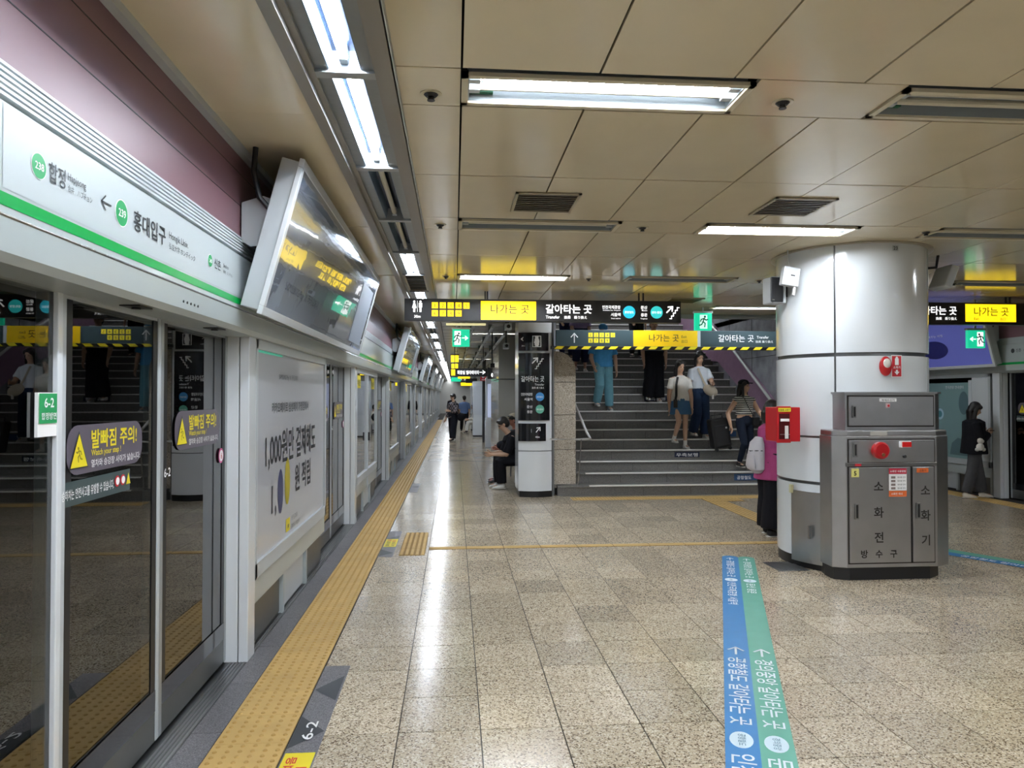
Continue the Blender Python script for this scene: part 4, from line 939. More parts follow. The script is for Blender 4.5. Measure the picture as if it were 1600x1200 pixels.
# stair opening sign with hazard strip
t = thing('stair_sign', 'slate sign over the stairs with up arrow, yellow exit panel and hazard stripe', 'sign', (3.5, 11.4, 2.42))
MB().box(1.63, 5.95, 11.4, 11.46, 2.44, 2.70).build('sign_body', M_dgreen, t, bev=.004)
MB().box(1.55, 6.0, 11.39, 11.47, 2.385, 2.438).build('bumper_bar', M_black, t, bev=.004)
b = Board((0, 11.3995, 2.44), (1, 0, 0), (0, 0, 1), t)
arrow(b, M_wht, 1.93, .13, .15, 90, .016); numbers(b, 2.16, .145, .072, M_ink, M_yel)
b.rect('yellow_panel', mat('yellow sign face', 'e3b91a', .3, coat=.4, emit=.12), 2.9, 0, 3.97, .26, 1); b.text(M_ink, '나가는 곳', 3.16, .09, .13, 2, .005); b.text(M_ink, 'Exit', 3.70, .14, .06, 2); b.text(M_ink, '出口', 3.70, .065, .055, 2)
b.rect('white_edge', M_lgrey, 3.97, 0, 4.02, .26, 1)
b.text(M_wht, '갈아타는 곳', 4.32, .09, .13, 2, .004, width=.60); b.text(M_wht, 'Transfer', 4.97, .14, .06, 2, .01); b.text(M_wht, '換乘 乗り換え', 4.95, .07, .045, 2, .004, width=.30); b.done()
b = Board((0, 11.3885, 2.387), (1, 0, 0), (0, 0, 1), t)
x = 1.6
while x < 5.9:
    b.poly('hazard_stripe', M_yel, [(x, .002), (x + .12, .002), (x + .17, .049), (x + .05, .049)], 1); x += .22
b.done()
# exit pictogram signs
def exit_sign(x, y, z, w_, lab, arr=0, flip=1):
    t = thing('exit_sign', lab, 'exit sign', (x, y, z))
    MB().box(x - w_ / 2, x + w_ / 2, y, y + .06, z, z + w_).build('box', M_egrn, t, bev=.004)
    b = Board((x, y - .001, z + w_ / 2), (1, 0, 0), (0, 0, 1), t)
    if arr:
        b.rect('door_panel', M_ewht, -w_ * .38 if arr > 0 else w_ * .02, -w_ * .4, -w_ * .02 if arr > 0 else w_ * .38, w_ * .4, 1)
        runner(b, mat('exit ink', '0e6f57', .5), -.2 * w_ if arr > 0 else .2 * w_, 0, w_ * .7, arr); arrow(b, M_ewht, .22 * w_ * arr, 0, w_ * .3, 0 if arr > 0 else 180, w_ * .05)
    else:
        b.rect('door_panel', mat('lit pale green', 'bff0dd', .4, emit=.9), -w_ * .22, -w_ * .4, w_ * .22, w_ * .4, 1); runner(b, mat('exit ink', '0e6f57', .5), 0, 0, w_ * .75, 1)
    b.done()
    MB().box(x - w_ * .55, x + w_ * .55, y - .0, y + .06, z + w_, z + w_ + .03).build('cap_bar', M_lgrey, t); MB().box(x - .01, x + .01, y + .02, y + .04, z + w_ + .03, ZC).build('hanger_rod', M_lgrey, t)
exit_sign(.11, 12, 2.46, .29, 'green running man exit sign with arrow, hung beyond the long sign', 1)
exit_sign(3.93, 11, 2.67, .275, 'green running man exit sign in front of the stair opening', 0)
exit_sign(7.58, 9.8, 2.33, .26, 'green running man exit sign pointing left, below far right yellow sign', -1)
# sign pillar
PX, PY = 1.30, 11.85
pl = thing('column', 'rounded white sign pillar carrying dark transfer panels beside the stairs', 'pillar', (PX, PY, 0), kind='structure')
def pill(x0, x1, y0, bulge, y1, z0, z1, n=12):
    pts = [(x0 + (x1 - x0) * i / n, y0 - bulge * math.sin(math.pi * (.12 + .76 * i / n)) + bulge * math.sin(math.pi * .12)) for i in range(n + 1)] + [(x1, y1), (x0, y1)]
    return MB().prism(pts, z0, z1, 'z')
pill(1.03, 1.575, 11.50, .12, 12.1, .10, .74).build('enamel_panel', M_white, pl, smooth=True)
pill(1.03, 1.575, 11.50, .12, 12.1, .75, 3.04).build('enamel_panel', M_white, pl, smooth=True)
pill(1.05, 1.575, 11.52, .12, 12.1, 0, .10).build('black_skirt', M_black, pl, smooth=True)
def pillmap(u, v, n):
    x = 1.03 + .545 * u; i = u
    return Vector((x, 11.50 - .12 * math.sin(math.pi * (.12 + .76 * i)) + .12 * math.sin(math.pi * .12) - n - .03, v))
def pframe(z0, z1, u1, lab, yoff=.03):
    t = thing('pillar_sign', lab, 'sign', (1.3, 11.4, z0))
    p = pill(1.03, 1.03 + .545 * u1, 11.50 - yoff, .12, 11.52, z0, z1); p.build('sign_body', M_gloss, t, smooth=True)
    return t
t = pframe(2.36, 2.655, .90, 'dark lift direction sign, topmost on the sign pillar')
class PB(Board):
    def text(s, m, body, u, v, size, layer=2, bold=0.0, align='l', width=None, rot=0, part='lettering'):
        vs, fs, wd = textmesh(body, bold); sx = (size if width is None else width / max(wd, .01)); off = {'l': 0, 'c': -wd * sx / 2, 'r': -wd * sx}[align]
        s.mb(part, m).add([s.P((u + (x * sx + off)) / .545, v + y_ * size, layer * .002) for x, y_ in vs], fs); return s
    def poly(s, part, m, pts, layer=1):
        s.mb(part, m).add([s.P(u / .545, v, layer * .002) for u, v in pts], [tuple(range(len(pts)))]); return s
b = PB((0, 0, 0), (1, 0, 0), (0, 0, 1), t, pillmap)
arrow(b, M_wht, .08, 2.55, .08, 180, .01); b.rect('lift_icon', M_wht, .22, 2.42, .36, 2.60, 1); b.rect('lift_icon', M_dark, .23, 2.43, .35, 2.59, 2); toilet(b, M_wht, .29, 2.50, .1); b.text(M_wht, '20m', .05, 2.43, .03, 2, .01); b.done()
t = pframe(1.24, 2.325, .93, 'tall dark transfer sign with blue and green line badges on the sign pillar')
b = PB((0, 0, 0), (1, 0, 0), (0, 0, 1), t, pillmap)
stairs_pic(b, M_wht, .26, 2.17, .20); b.text(M_wht, '갈아타는 곳', .41, 1.87, .10, 2, .005, 'r', width=.37); b.text(M_wht, 'Transfer', .41, 1.80, .045, 2, 0, 'r'); b.text(M_wht, '換乘 乗り換え', .41, 1.75, .035, 2, 0, 'r', width=.2)
b.text(M_wht, '인천국제공항', .22, 1.64, .05, 2, .01, 'r', width=.18); b.text(M_wht, '서울역', .22, 1.56, .05, 2, .01, 'r'); b.text(M_wht, '문산', .22, 1.44, .05, 2, .01, 'r'); b.text(M_wht, '용문', .22, 1.36, .05, 2, .01, 'r')
b.disc('line_badge', mat('badge blue', '3f8ac8', .4), .34, 1.62, .07, 1, 26); b.text(M_wht, '공항철도', .34, 1.605, .03, 2, .01, 'c'); b.disc('line_badge', mat('badge teal', '5fa892', .4), .34, 1.42, .07, 1, 26); b.text(M_wht, '경의중앙', .34, 1.405, .03, 2, .01, 'c'); b.done()
t = pframe(.905, 1.19, .86, 'dark toilet direction sign, lowest on the sign pillar')
b = PB((0, 0, 0), (1, 0, 0), (0, 0, 1), t, pillmap); toilet(b, M_wht, .14, 1.06, .15); arrow(b, M_wht, .31, 1.09, .1, 50, .012); b.text(M_wht, '40m', .30, .96, .04, 2, .01, 'c'); b.done()

# ================================================================== BEYOND THE SIGN PILLAR
o = MB().box(1.06, 1.5, 17, 20.5, 0, .05).box(1.06, 1.5, 17, 20.5, 3.0, 3.2).build('column', mat('beige enamel', 'a39f96', .25, coat=.4)); tag(o, 'beige panelled square column behind the sign pillar', 'column', kind='structure')
for z0, z1 in ((.05, 1.0), (1.01, 2.02), (2.04, 3.0)):
    MB().box(1.05, 1.51, 16.99, 20.5, z0, z1).build('enamel_panel', MATS['beige enamel'], o, bev=.004)
# stair flank wall beyond
o = MB().box(1.5, 1.63, 12.1, YE, 0, 3.1).build('wall_flank', mat('flank enamel', 'b6b7b4', .25, coat=.4)); tag(o, 'pale enamel wall flanking the stairs along the platform', kind='structure')
for y in range(13, 60, 2): MB().box(1.495, 1.502, y, y + .01, 0, 3).build('joint', M_joint, o)
t = thing('map_board', 'tall white map board with pale blue sheet beyond the sign pillar', 'board', (1.2, 22.5, 0))
MB().box(.98, 1.42, 22.5, 22.75, .0, 2.2).build('body', M_white, t, bev=.01)
MB().box(1.05, 1.28, 22.46, 22.5, .95, 2.0).build('screen', mat('map sheet', 'b9c3e0', .4, emit=.5), t)
MB().box(1.30, 1.33, 22.45, 22.5, .0, 2.2).build('black_edge', M_black, t)
t = thing('pylon', 'slim black pylon with red telephone sign beyond the map board', 'pylon', (1.0, 25, 0))
MB().box(.98, 1.10, 25, 25.2, 0, 2.9).build('shaft', M_black, t); MB().box(.90, 1.10, 24.96, 25.0, 2.15, 2.4).build('red_plate', M_redp, t)
b = Board((1.0, 24.958, 2.3), (1, 0, 0), (0, 0, 1), t); b.disc('pictogram', M_wht, 0, 0, .05, 2); b.text(M_wht, 'SOS', 0, -.13, .06, 2, .02, 'c'); b.done()
for k, (x0, x1, yy, h) in enumerate(((.72, 1.02, 28, 2.2), (.75, 1.0, 33, 2.1), (1.04, 1.09, 24, 1.0))):
    t = thing('vending_machine', 'white cabinet standing beyond the map board, %s' % lab_n[k], 'cabinet', (x0, yy, 0)); MB().box(x0, x1 + .4, yy, yy + .8, 0, h).build('body', M_white, t, bev=.01); MB().box(x0 + .04, x1 + .3, yy - .02, yy, h * .4, h * .92).build('front_panel', mat('pale panel', 'c8ccd2', .3), t)
    MB().box(x0, x1 + .4, yy - .01, yy, .02, .08).build('kick_plate', M_black, t)
# sign with wheelchair
t = thing('hanging_sign', 'small dark hanging sign with white arrow and lift text, far along the platform', 'sign', (.6, 20, 2.0))
MB().box(-.12, .95, 20, 20.1, 2.17, 2.40).build('sign_body', M_dark, t); MB().box(.92, 1.28, 19.9, 20.0, 2.1, 2.42).build('sign_body', M_dark, t); rods(t, (0, .8), 20.03, 2.4)
b = Board((-.12, 19.995, 2.17), (1, 0, 0), (0, 0, 1), t); b.rect('yellow_panel', M_eyel, .03, .03, .14, .2, 1); b.text(M_ewht, '화장실 엘리베이터', .2, .07, .12, 1, .02, width=.6); arrow(b, M_ewht, .9, .12, .14, 0, .02); b.done()
b = Board((1.1, 19.895, 2.26), (1, 0, 0), (0, 0, 1), t); b.disc('pictogram', M_ewht, .0, .1, .025, 1); b.line('pictogram', M_ewht, [(0, .07), (0, -.02), (.07, -.02), (.09, -.1)], .02, 1)
b.line('pictogram', M_ewht, [(.03 + .07 * math.cos(R(a)) - .03, -.05 + .07 * math.sin(R(a))) for a in range(120, 361, 30)], .015, 1); b.done()
# ceiling-hung stuff far away
for k, (x, y, w_, z, mm, lb) in enumerate(((.15, 30, .5, 2.35, M_eyel, 'small lit yellow hanging sign far along the platform'), (-.1, 24, .22, 2.5, M_eyel, 'small square yellow sign hung beside the lamp strip'), (-.15, 34, .45, 2.3, M_egrn, 'distant green exit sign above the platform'), (-.1, 21, .22, 2.62, M_eyel, 'tiny yellow and brown hanging sign, stacked above others'), (.6, 38, .6, 2.3, M_dark, 'distant dark hanging sign'), (.4, 45, .7, 2.25, M_eyel, 'distant yellow hanging sign near the platform end'))):
    t = thing('hanging_sign', lb, 'sign', (x, y, z)); MB().box(x, x + w_, y, y + .08, z, z + .2).build('sign_body', mm, t); MB().box(x - .02, x + w_ + .02, y + .01, y + .09, z + .2, z + .23).build('frame', M_dark, t); MB().box(x + w_ / 2, x + w_ / 2 + .015, y + .03, y + .05, z + .2, ZC).build('hanger_rod', M_dark, t)
for k, (x, z) in enumerate(((.05, 2.9), (.35, 2.94), (.7, 2.9), (1.0, 2.86))):
    t = thing('ceiling_pipe', 'grey pipe run under the ceiling beyond the sign pillar, %s from lamp strip' % lab_n[k], 'pipe', (x, 13, z), 'grey ceiling pipes'); MB().tube([(x, 13, z), (x, 60, z)], .03, 10).build('pipe', M_lgrey, t, smooth=True)
    cl = MB()
    for yy in range(14, 60, 3): cl.box(x - .035, x + .035, yy, yy + .04, z - .035, ZC)
    tag(cl.build('pipe_clamp', M_dsteel, t), kind='stuff')
def cctv(x, y, z, lab, m=M_lgrey):
    t = thing('ceiling_camera', lab, 'camera', (x, y, z)); MB().box(x - .05, x + .05, y, y + .28, z, z + .1).build('case', m, t, bev=.01); MB().box(x - .015, x + .015, y + .12, y + .15, z + .1, ZC).build('bracket', M_dark, t); MB().cyl((x, z + .05), .03, y - .012, y, 'y', 12).build('lens', M_black, t)
cctv(.85, 11.2, 2.68, 'pale ceiling camera hung in front of the sign pillar'); cctv(.95, 13, 2.5, 'pale box camera beyond the sign pillar, below the hanging sign'); cctv(.83, 15.6, 2.25, 'black box loudspeaker hung beyond the sign pillar', M_black)
t = thing('lamp_board', 'pale horizontal lamp bar above the green exit sign', 'lamp', (.1, 11.9, 2.78)); MB().box(-.14, .52, 11.85, 11.95, 2.81, 2.84).build('bar', mat('warm bar', 'd8cf9a', .4, emit=.8), t); MB().box(.18, .2, 11.88, 11.9, 2.84, ZC).build('hanger_rod', M_lgrey, t)

# ---- floor film with directions
t = thing('floor_direction_sticker', 'long blue and green direction film on the floor in front of the column', 'floor sticker', (2, 5, 0))
P0 = Vector((1.065, 2.75, 0)); P1 = Vector((2.735, 7.14, 0)); dirv = (P1 - P0).normalized(); side = Vector((dirv.y, -dirv.x, 0)); LL = (P1 - P0).length
b = Board(P1 + Vector((0, 0, .003)), -dirv, side, t)   # u runs towards the camera, v to the right
for v0, v1, m in ((-.0, .155, M_blue), (.155, .31, M_teal)):
    b.rect('film_blue' if v0 == 0 else 'film_green', m, .07, v0, LL, v1, .6)
    vm_ = (v0 + v1) / 2; b.poly('film_blue' if v0 == 0 else 'film_green', m, [(.07, v0), (.07, v1)] + [(.07 - .07 * math.sin(math.pi * i / 8), vm_ + .0775 * math.cos(math.pi * i / 8)) for i in range(1, 8)], .6)
def filmtext(u, v, s_, a, line, dest):
    arrow(b, M_wf, u + .05 * s_, v, .13 * s_, 180, .014 * s_); u += .17 * s_
    wd = .95 * s_; b.text(M_wf, a, u, v - .04 * s_, .12 * s_, 1.5, .01, width=wd); u += wd + .16 * s_
    b.disc('disc_print', mat('pale disc', 'cfe2ec', .4), u, v, .085 * s_, 1.2, 24, .055); b.text(mat('disc ink', '4a7d92', .5), line, u, v - .012, .04 * s_, 1.6, .01, 'c', width=.12 * s_); u += .14 * s_
    b.text(M_wf, dest, u, v - .04 * s_, .12 * s_, 1.5, .01)
M_wf = mat('faded white print', 'd6e3ea', .5)
filmtext(.12, .075, .68, '공항철도 갈아타는 곳', '공항', '인천국제공항 서울역'); filmtext(.12, .232, .68, '경의중앙 갈아타는 곳', '경의', '문산 용문')
filmtext(2.78, .075, 1.0, '공항철도 갈아타는 곳', '공항철도', '인천국제공항'); filmtext(2.78, .232, 1.0, '경의중앙 갈아타는 곳', '경의중앙', '문산 용문')
b.done()
t = thing('floor_direction_sticker', 'short blue direction film on the floor right of the steel cabinet', 'floor sticker', (5.2, 6.6, 0))
b = Board((4.95, 7.15, .003), Vector((.52, -.9, 0)).normalized(), Vector((.9, .52, 0)).normalized(), t); b.rect('film_blue', M_blue, 0, 0, 2.2, .15, .6); b.rect('film_green', M_teal, 0, .15, 2.2, .3, .6); b.text(M_wf, '공항철도 갈아타는 곳', .3, .04, .09, 1.5, .01); b.done()
# ================================================================== PEOPLE
def fabric(name, col, rough=.85): return mat(name, col, rough, spec=.2, noise=.08, nscale=18)
def pattern_mat(name, kind):
    m = bpy.data.materials.new(name); m.use_nodes = True; MATS[name] = m; nt = m.node_tree; b = nt.nodes['Principled BSDF']; b.inputs['Roughness'].default_value = .85
    tc = nt.nodes.new('ShaderNodeTexCoord')
    if kind == 'stripe':
        wv = nt.nodes.new('ShaderNodeTexWave'); wv.bands_direction = 'Z'; wv.inputs['Scale'].default_value = 9.5; wv.inputs['Distortion'].default_value = .8; wv.inputs['Detail'].default_value = 0
        nt.links.new(tc.outputs['Object'], wv.inputs['Vector']); src = wv.outputs['Fac']; c0, c1, p = '17181c', 'cfccc4', .62
    else:
        ck = nt.nodes.new('ShaderNodeTexChecker'); ck.inputs['Scale'].default_value = 14; nt.links.new(tc.outputs['Object'], ck.inputs['Vector']); src = ck.outputs['Fac']; c0, c1, p = '15151a', '6f6668', .5
    cr = nt.nodes.new('ShaderNodeValToRGB'); cr.color_ramp.interpolation = 'CONSTANT'; e = cr.color_ramp.elements
    e[0].color = srgb(c0); e[1].position = p; e[1].color = srgb(c1); nt.links.new(src, cr.inputs[0]); nt.links.new(cr.outputs[0], b.inputs['Base Color']); return m
def fused(mb, name, m, parent, voxel=.009, extra=None, smooth_it=4):
    """one continuous skin over overlapping closed shapes"""
    me = mb.mesh('tmp', m); o = bpy.data.objects.new('tmp', me); COL.objects.link(o)
    r = o.modifiers.new('r', 'REMESH'); r.mode = 'VOXEL'; r.voxel_size = voxel; r.use_smooth_shade = True
    s_ = o.modifiers.new('s', 'SMOOTH'); s_.factor = .5; s_.iterations = smooth_it
    me2 = bpy.data.meshes.new_from_object(o.evaluated_get(bpy.context.evaluated_depsgraph_get()))
    bpy.data.objects.remove(o); bpy.data.meshes.remove(me)
    if extra and extra.v:
        bm = bmesh.new(); bm.from_mesh(me2); em = extra.mesh('e', m); bm.from_mesh(em); bm.to_mesh(me2); bm.free(); bpy.data.meshes.remove(em)
    if not me2.materials: me2.materials.append(m)
    me2.name = name; me2.polygons.foreach_set('use_smooth', [True] * len(me2.polygons)); me2.update()
    return link(name, me2, parent)
def V3(*a): return Vector(a)
def human(label, loc, rz, Ht, legs, arms, top=None, bottom=None, shoes=None, hair='short', female=False, lean=0, head=(0, 0), sit=False,
          root_z=None, hat=None, group=None, skin=None, mask=None, glasses=False, socks=None, hairm=None, side=0):
    """faces -Y locally. legs: L,R = (thigh forward, knee bend, abduct); arms: L,R = (forward, abduct, elbow, inward)"""
    skin = skin or M_skin; h = Ht
    t = thing('person', label, 'person', loc, group, rz)
    wS = .108 if female else .122; wC = .088 if female else .104; dC = .060 if female else .066; wW = .066 if female else .086; wH = .094 if female else .09
    # legs relative to the pelvis
    TH, SH, AN = .245 * h, .235 * h, .042 * h
    P = V3(0, 0, 0); pts = {}
    for s_, key, (a, k, ab) in ((1, 'L', legs[0]), (-1, 'R', legs[1])):
        hip = V3(s_ * .052 * h, 0, -.01 * h)
        def d(ang): return V3(s_ * math.sin(R(ab)), -math.sin(R(ang)) * math.cos(R(ab)), -math.cos(R(ang)) * math.cos(R(ab))).normalized()
        knee = hip + d(a) * TH; ank = knee + d(a - k) * SH
        pts[key] = (hip, knee, ank)
    low = min(pts['L'][2].z, pts['R'][2].z)
    pz = (-low + AN) if root_z is None else root_z
    P = V3(0, 0, pz)
    for k in pts: pts[k] = tuple(p + P for p in pts[k])
    L_ = R(lean); up = V3(math.sin(R(side)), -math.sin(L_), math.cos(L_)).normalized(); fwd = V3(0, -math.cos(L_), -math.sin(L_))
    def T(x, y, z): return P + V3(x * h, 0, 0) + up * (z * h) - fwd * (y * h) * 1.0
    # y>0 = backwards
    neck = T(0, .005, .295); rot = Matrix.Rotation(R(head[0]), 3, 'Z') @ Matrix.Rotation(R(head[1]), 3, 'X')
    hc = neck + (up * .5 + V3(0, 0, .5)).normalized() * .088 * h + V3(0, -.012 * h, 0) - V3(0, math.sin(R(head[1])) * .02 * h, 0)
    def Hd(x, y, z): return hc + rot @ V3(x * h, y * h, z * h)
    body = MB(); ext = MB()
    sh = {}
    # torso
    tor = [T(0, 0, -.04), T(0, 0, 0), T(0, -.002, .06), T(0, -.004, .11), T(0, -.004, .17), T(0, 0, .225), T(0, .004, .262), T(0, .006, .285)]
    tr_ = [(wH * .8, .055), (wH, .062), (wH * .93, .058), (wW, .052), (wC * .93, dC * .95), (wC, dC), (wC * .74, dC * .72), (.045, .04)]
    tr_ = [(a * h, b_ * h) for a, b_ in tr_]
    body.tube(tor, tr_, 16)
    body.tube([T(0, .006, .26), neck + up * .02 * h, hc - V3(0, 0, .03 * h)], [.036 * h, .030 * h, .031 * h], 12)
    # head
    body.ball(Hd(0, .008, .018), (.043 * h, .052 * h, .050 * h), 16, 12, rot); body.ball(Hd(0, -.012, -.022), (.034 * h, .036 * h, .042 * h), 14, 10, rot)
    body.ball(Hd(0, -.050, -.012), (.0075 * h, .012 * h, .015 * h), 8, 6, rot)
    for s_ in (1, -1): body.ball(Hd(s_ * .044, .006, -.006), (.006 * h, .011 * h, .017 * h), 8, 6, rot)
    arm = {}
    for s_, key, (a, ab, e, inw) in ((1, 'L', arms[0]), (-1, 'R', arms[1])):
        S0 = T(s_ * wS * .88, .004, .236); 
        ua = V3(s_ * math.sin(R(ab)), -math.sin(R(a)) * math.cos(R(ab)), -math.cos(R(a)) * math.cos(R(ab))).normalized()
        E_ = S0 + ua * .172 * h
        fa = V3(-s_ * math.sin(R(inw)), -math.sin(R(a + e)) * math.cos(R(inw)), -math.cos(R(a + e)) * math.cos(R(inw))).normalized()
        W_ = E_ + fa * .145 * h
        body.tube([T(s_ * wS * .45, .004, .250), S0, S0 + ua * .05 * h, E_, ], [.03 * h, .034 * h, .029 * h, .024 * h], 12)
        body.tube([E_ - ua * .01 * h, E_ + fa * .03 * h, W_], [.024 * h, .024 * h, .0155 * h], 12); body.ball(E_, .0242 * h)
        # palm and fingers
        w_ = fa.cross(V3(s_, 0, 0)); w_ = (V3(0, -1, 0) if w_.length < .2 else w_).normalized()   # knuckle row direction
        if abs(fa.y) > .6: w_ = V3(0, 0, 1) - fa * fa.z; w_.normalize()
        pn = fa.cross(w_).normalized() * s_                                   # palm normal
        pc_ = W_ + fa * .026 * h
        body.tube([W_ - fa * .006 * h, W_ + fa * .012 * h, W_ + fa * .048 * h], [(.015 * h, .011 * h), (.021 * h, .012 * h), (.023 * h, .010 * h)], 12, side=w_)
        for i, ln in enumerate((.040, .046, .043, .034)):
            b0 = W_ + fa * .040 * h + w_ * ((1.5 - i) * .0115 * h); q = fa
            c1 = b0 + q * ln * .5 * h; q2 = (fa + pn * .45).normalized(); c2 = c1 + q2 * ln * .38 * h; q3 = (fa + pn * 1.0).normalized(); c3 = c2 + q3 * ln * .3 * h
            ext.tube([b0, c1, c2, c3], [.0050 * h, .0048 * h, .0044 * h, .0034 * h], 7)
        tb = W_ + fa * .012 * h + w_ * .015 * h; t1 = tb + (fa * .6 + w_ * .8).normalized() * .02 * h; t2 = t1 + (fa + w_ * .3 + pn * .4).normalized() * .02 * h
        ext.tube([tb, t1, t2], [.0066 * h, .0058 * h, .0046 * h], 7)
        arm[key] = (S0, E_, W_, ua, fa, W_ + fa * .05 * h)
    for key in ('L', 'R'):
        hp, kn, an = pts[key]
        body.tube([hp + V3(0, 0, .02 * h), hp.lerp(kn, .3), hp.lerp(kn, .85), kn], [(.047 * h, .05 * h), (.043 * h, .047 * h), .032 * h, .030 * h], 14); body.ball(kn, .0305 * h)
        body.tube([kn, kn.lerp(an, .3), an], [.029 * h, (.028 * h, .031 * h), .0175 * h], 12)
        body.ball(an + V3(0, -.03 * h, -.02 * h), (.022 * h, .062 * h, .018 * h))
    o = fused(body, 'body', skin, t, .0095, ext)
    # face
    for s_ in (1, -1):
        MB().ball(Hd(s_ * .0165, -.0405, .001), (.0072 * h, .004 * h, .0036 * h), 10, 6, rot).build('eye', M_hair, t, local=True)
        MB().ball(Hd(s_ * .0165, -.0415, .013), (.0095 * h, .003 * h, .0016 * h), 10, 5, rot).build('eyebrow', M_hair, t, local=True)
    MB().ball(Hd(0, -.0465, -.036), (.010 * h, .0035 * h, .0028 * h), 10, 5, rot).build('lips', mat('lips', '9c5a50', .5), t, local=True)
    # hair
    hm = hairm or M_hair; hb = MB()
    if hair != 'none':
        hb.ball(Hd(0, .016, .029), (.049 * h, .056 * h, .050 * h), 18, 12, rot)
        hb.ball(Hd(0, .03, .0), (.047 * h, .044 * h, .05 * h), 16, 10, rot)
        for s_ in (1, -1): hb.ball(Hd(s_ * .036, -.008, .034), (.018 * h, .036 * h, .026 * h), 12, 8, rot)
        if hair == 'short': hb.ball(Hd(0, -.026, .050), (.036 * h, .024 * h, .018 * h), 12, 8, rot)
        if hair in ('long', 'bob'):
            e_ = .20 if hair == 'long' else .085
            hb.tube([Hd(0, .03, .02), Hd(0, .045, -.04), Hd(0, .045, -.04) - V3(0, 0, e_ * .5 * h), Hd(0, .045, -.04) - V3(0, 0, e_ * .8 * h)], [(.048 * h, .03 * h), (.05 * h, .028 * h), (.052 * h, .022 * h), (.04 * h, .012 * h)], 14)
            for s_ in (1, -1):
                hb.tube([Hd(s_ * .038, .0, .03), Hd(s_ * .046, .002, -.02), Hd(s_ * .048, .0, -.06) - V3(0, 0, e_ * .2 * h), Hd(s_ * .045, -.004, -.06) - V3(0, 0, e_ * .75 * h)], [(.016 * h, .02 * h), (.013 * h, .02 * h), (.015 * h, .018 * h), (.008 * h, .012 * h)], 10)
        fused(hb, 'hair', hm, t, .008)
    if hat:
        hh = MB(); hh.ball(Hd(0, .012, .042), (.052 * h, .060 * h, .040 * h), 18, 12, rot)
        hh.tube([Hd(0, -.04, .038), Hd(0, -.072, .036), Hd(0, -.092, .030)], [(.044 * h, .006 * h), (.038 * h, .005 * h), (.022 * h, .004 * h)], 14)
        fused(hh, 'cap', hat, t, .007)
    if glasses:
        g_ = MB()
        for s_ in (1, -1): g_.tube([Hd(s_ * .018 + .012 * math.cos(a), -.046, .001 + .009 * math.sin(a)) for a in [i * math.pi / 5 for i in range(11)]], .0014 * h, 5); g_.tube([Hd(s_ * .03, -.045, .002), Hd(s_ * .046, .0, .004)], .0014 * h, 5)
        g_.build('glasses', M_black, t, local=True)
    # top garment: dict m, sleeve 0..1 of the whole arm, hem (z rel pelvis), fit
    if top:
        tp = MB(); f = top.get('fit', .012) * h; hem = top.get('hem', -.02)
        zs = [(hem, wH), (0.02, wH), (.06, wH * .97), (.11, max(wW, wC * .86)), (.17, wC), (.222, wC * 1.02), (.258, wC * .74), (.287, .045)]
        zs = [z for z in zs if z[0] >= hem]; fl = top.get('flare', 0)
        rr = []
        for i, (z, w_) in enumerate(zs):
            dd = {0: .064}.get(i, .060 if z < .15 else dC) if z < .27 else .045
            g_ = f * (1 if z < .27 else .15) + fl * h * max(0, (.15 - z) / .15)
            rr.append((w_ * h + g_, dd * h + g_))
        tp.tube([T(0, .003, z) for z, w_ in zs], rr, 20)
        sl = top.get('sleeve', .5)
        for key, s_ in (('L', 1), ('R', -1)):
            S0, E_, W_, ua, fa, G = arm[key]; q = .034 * h + f * .6
            p_ = [T(s_ * wS * .40, .004, .246), S0]; r_ = [q * .80, q * .86]
            if sl <= .5: p_.append(S0 + ua * .172 * h * max(sl, .05) * 2); r_.append(q * (.92 if sl > .1 else 1) )
            else: p_ += [E_, E_ + fa * .02 * h, E_ + fa * .145 * h * (sl - .5) * 2]; r_ += [q * .85, q * .82, q * .62]
            if sl > .02: tp.tube(p_, r_, 14)
        fused(tp, top.get('name', 'shirt'), top['m'], t, .0095, smooth_it=3)
    if bottom:
        bt = MB(); kind = bottom.get('kind', 'trousers'); f = bottom.get('fit', .008) * h
        if kind == 'skirt':
            ln = bottom.get('len', .17); d_ = V3(0, -.0 * h, -1)
            bt.tube([T(0, 0, .065), T(0, 0, .0), P + V3(0, -.01 * h, -ln * .6 * h), P + V3(0, -.012 * h, -ln * h)], [(wW * h + f * 1.6, .056 * h + f), (wH * h + f, .064 * h + f), (wH * 1.15 * h + f, .085 * h + f), (wH * 1.25 * h + f, .095 * h + f)], 22)
        else:
            bt.tube([T(0, 0, .075), T(0, 0, .03), T(0, 0, -.01), T(0, 0, -.045)], [(wW * h + f * 2, .056 * h + f), (wH * .97 * h + f, .062 * h + f), (wH * h + f, .066 * h + f), (wH * .8 * h, .058 * h)], 18)
            e_ = bottom.get('len', .97); fl = bottom.get('flare', .0) * h
            for key in ('L', 'R'):
                hp, kn, an = pts[key]
                if e_ <= .5: en = hp.lerp(kn, e_ * 2); bt.tube([hp + V3(0, 0, .02 * h), hp.lerp(en, .5), en], [(.05 * h + f, .054 * h + f), .05 * h + f, .046 * h + f + fl], 14); continue
                en = kn.lerp(an, (e_ - .5) * 2)
                bt.tube([hp + V3(0, 0, .02 * h), hp.lerp(kn, .3), hp.lerp(kn, .85), kn, kn.lerp(en, .4), en], [(.05 * h + f, .053 * h + f), (.046 * h + f, .05 * h + f), .036 * h + f + fl * .4, .034 * h + f + fl * .5, .032 * h + f + fl * .8, .024 * h + f + fl * 1.1], 14)
        fused(bt, {'skirt': 'skirt'}.get(kind, 'trousers' if bottom.get('len', 1) > .5 else 'shorts'), bottom['m'], t, .0095, smooth_it=3)
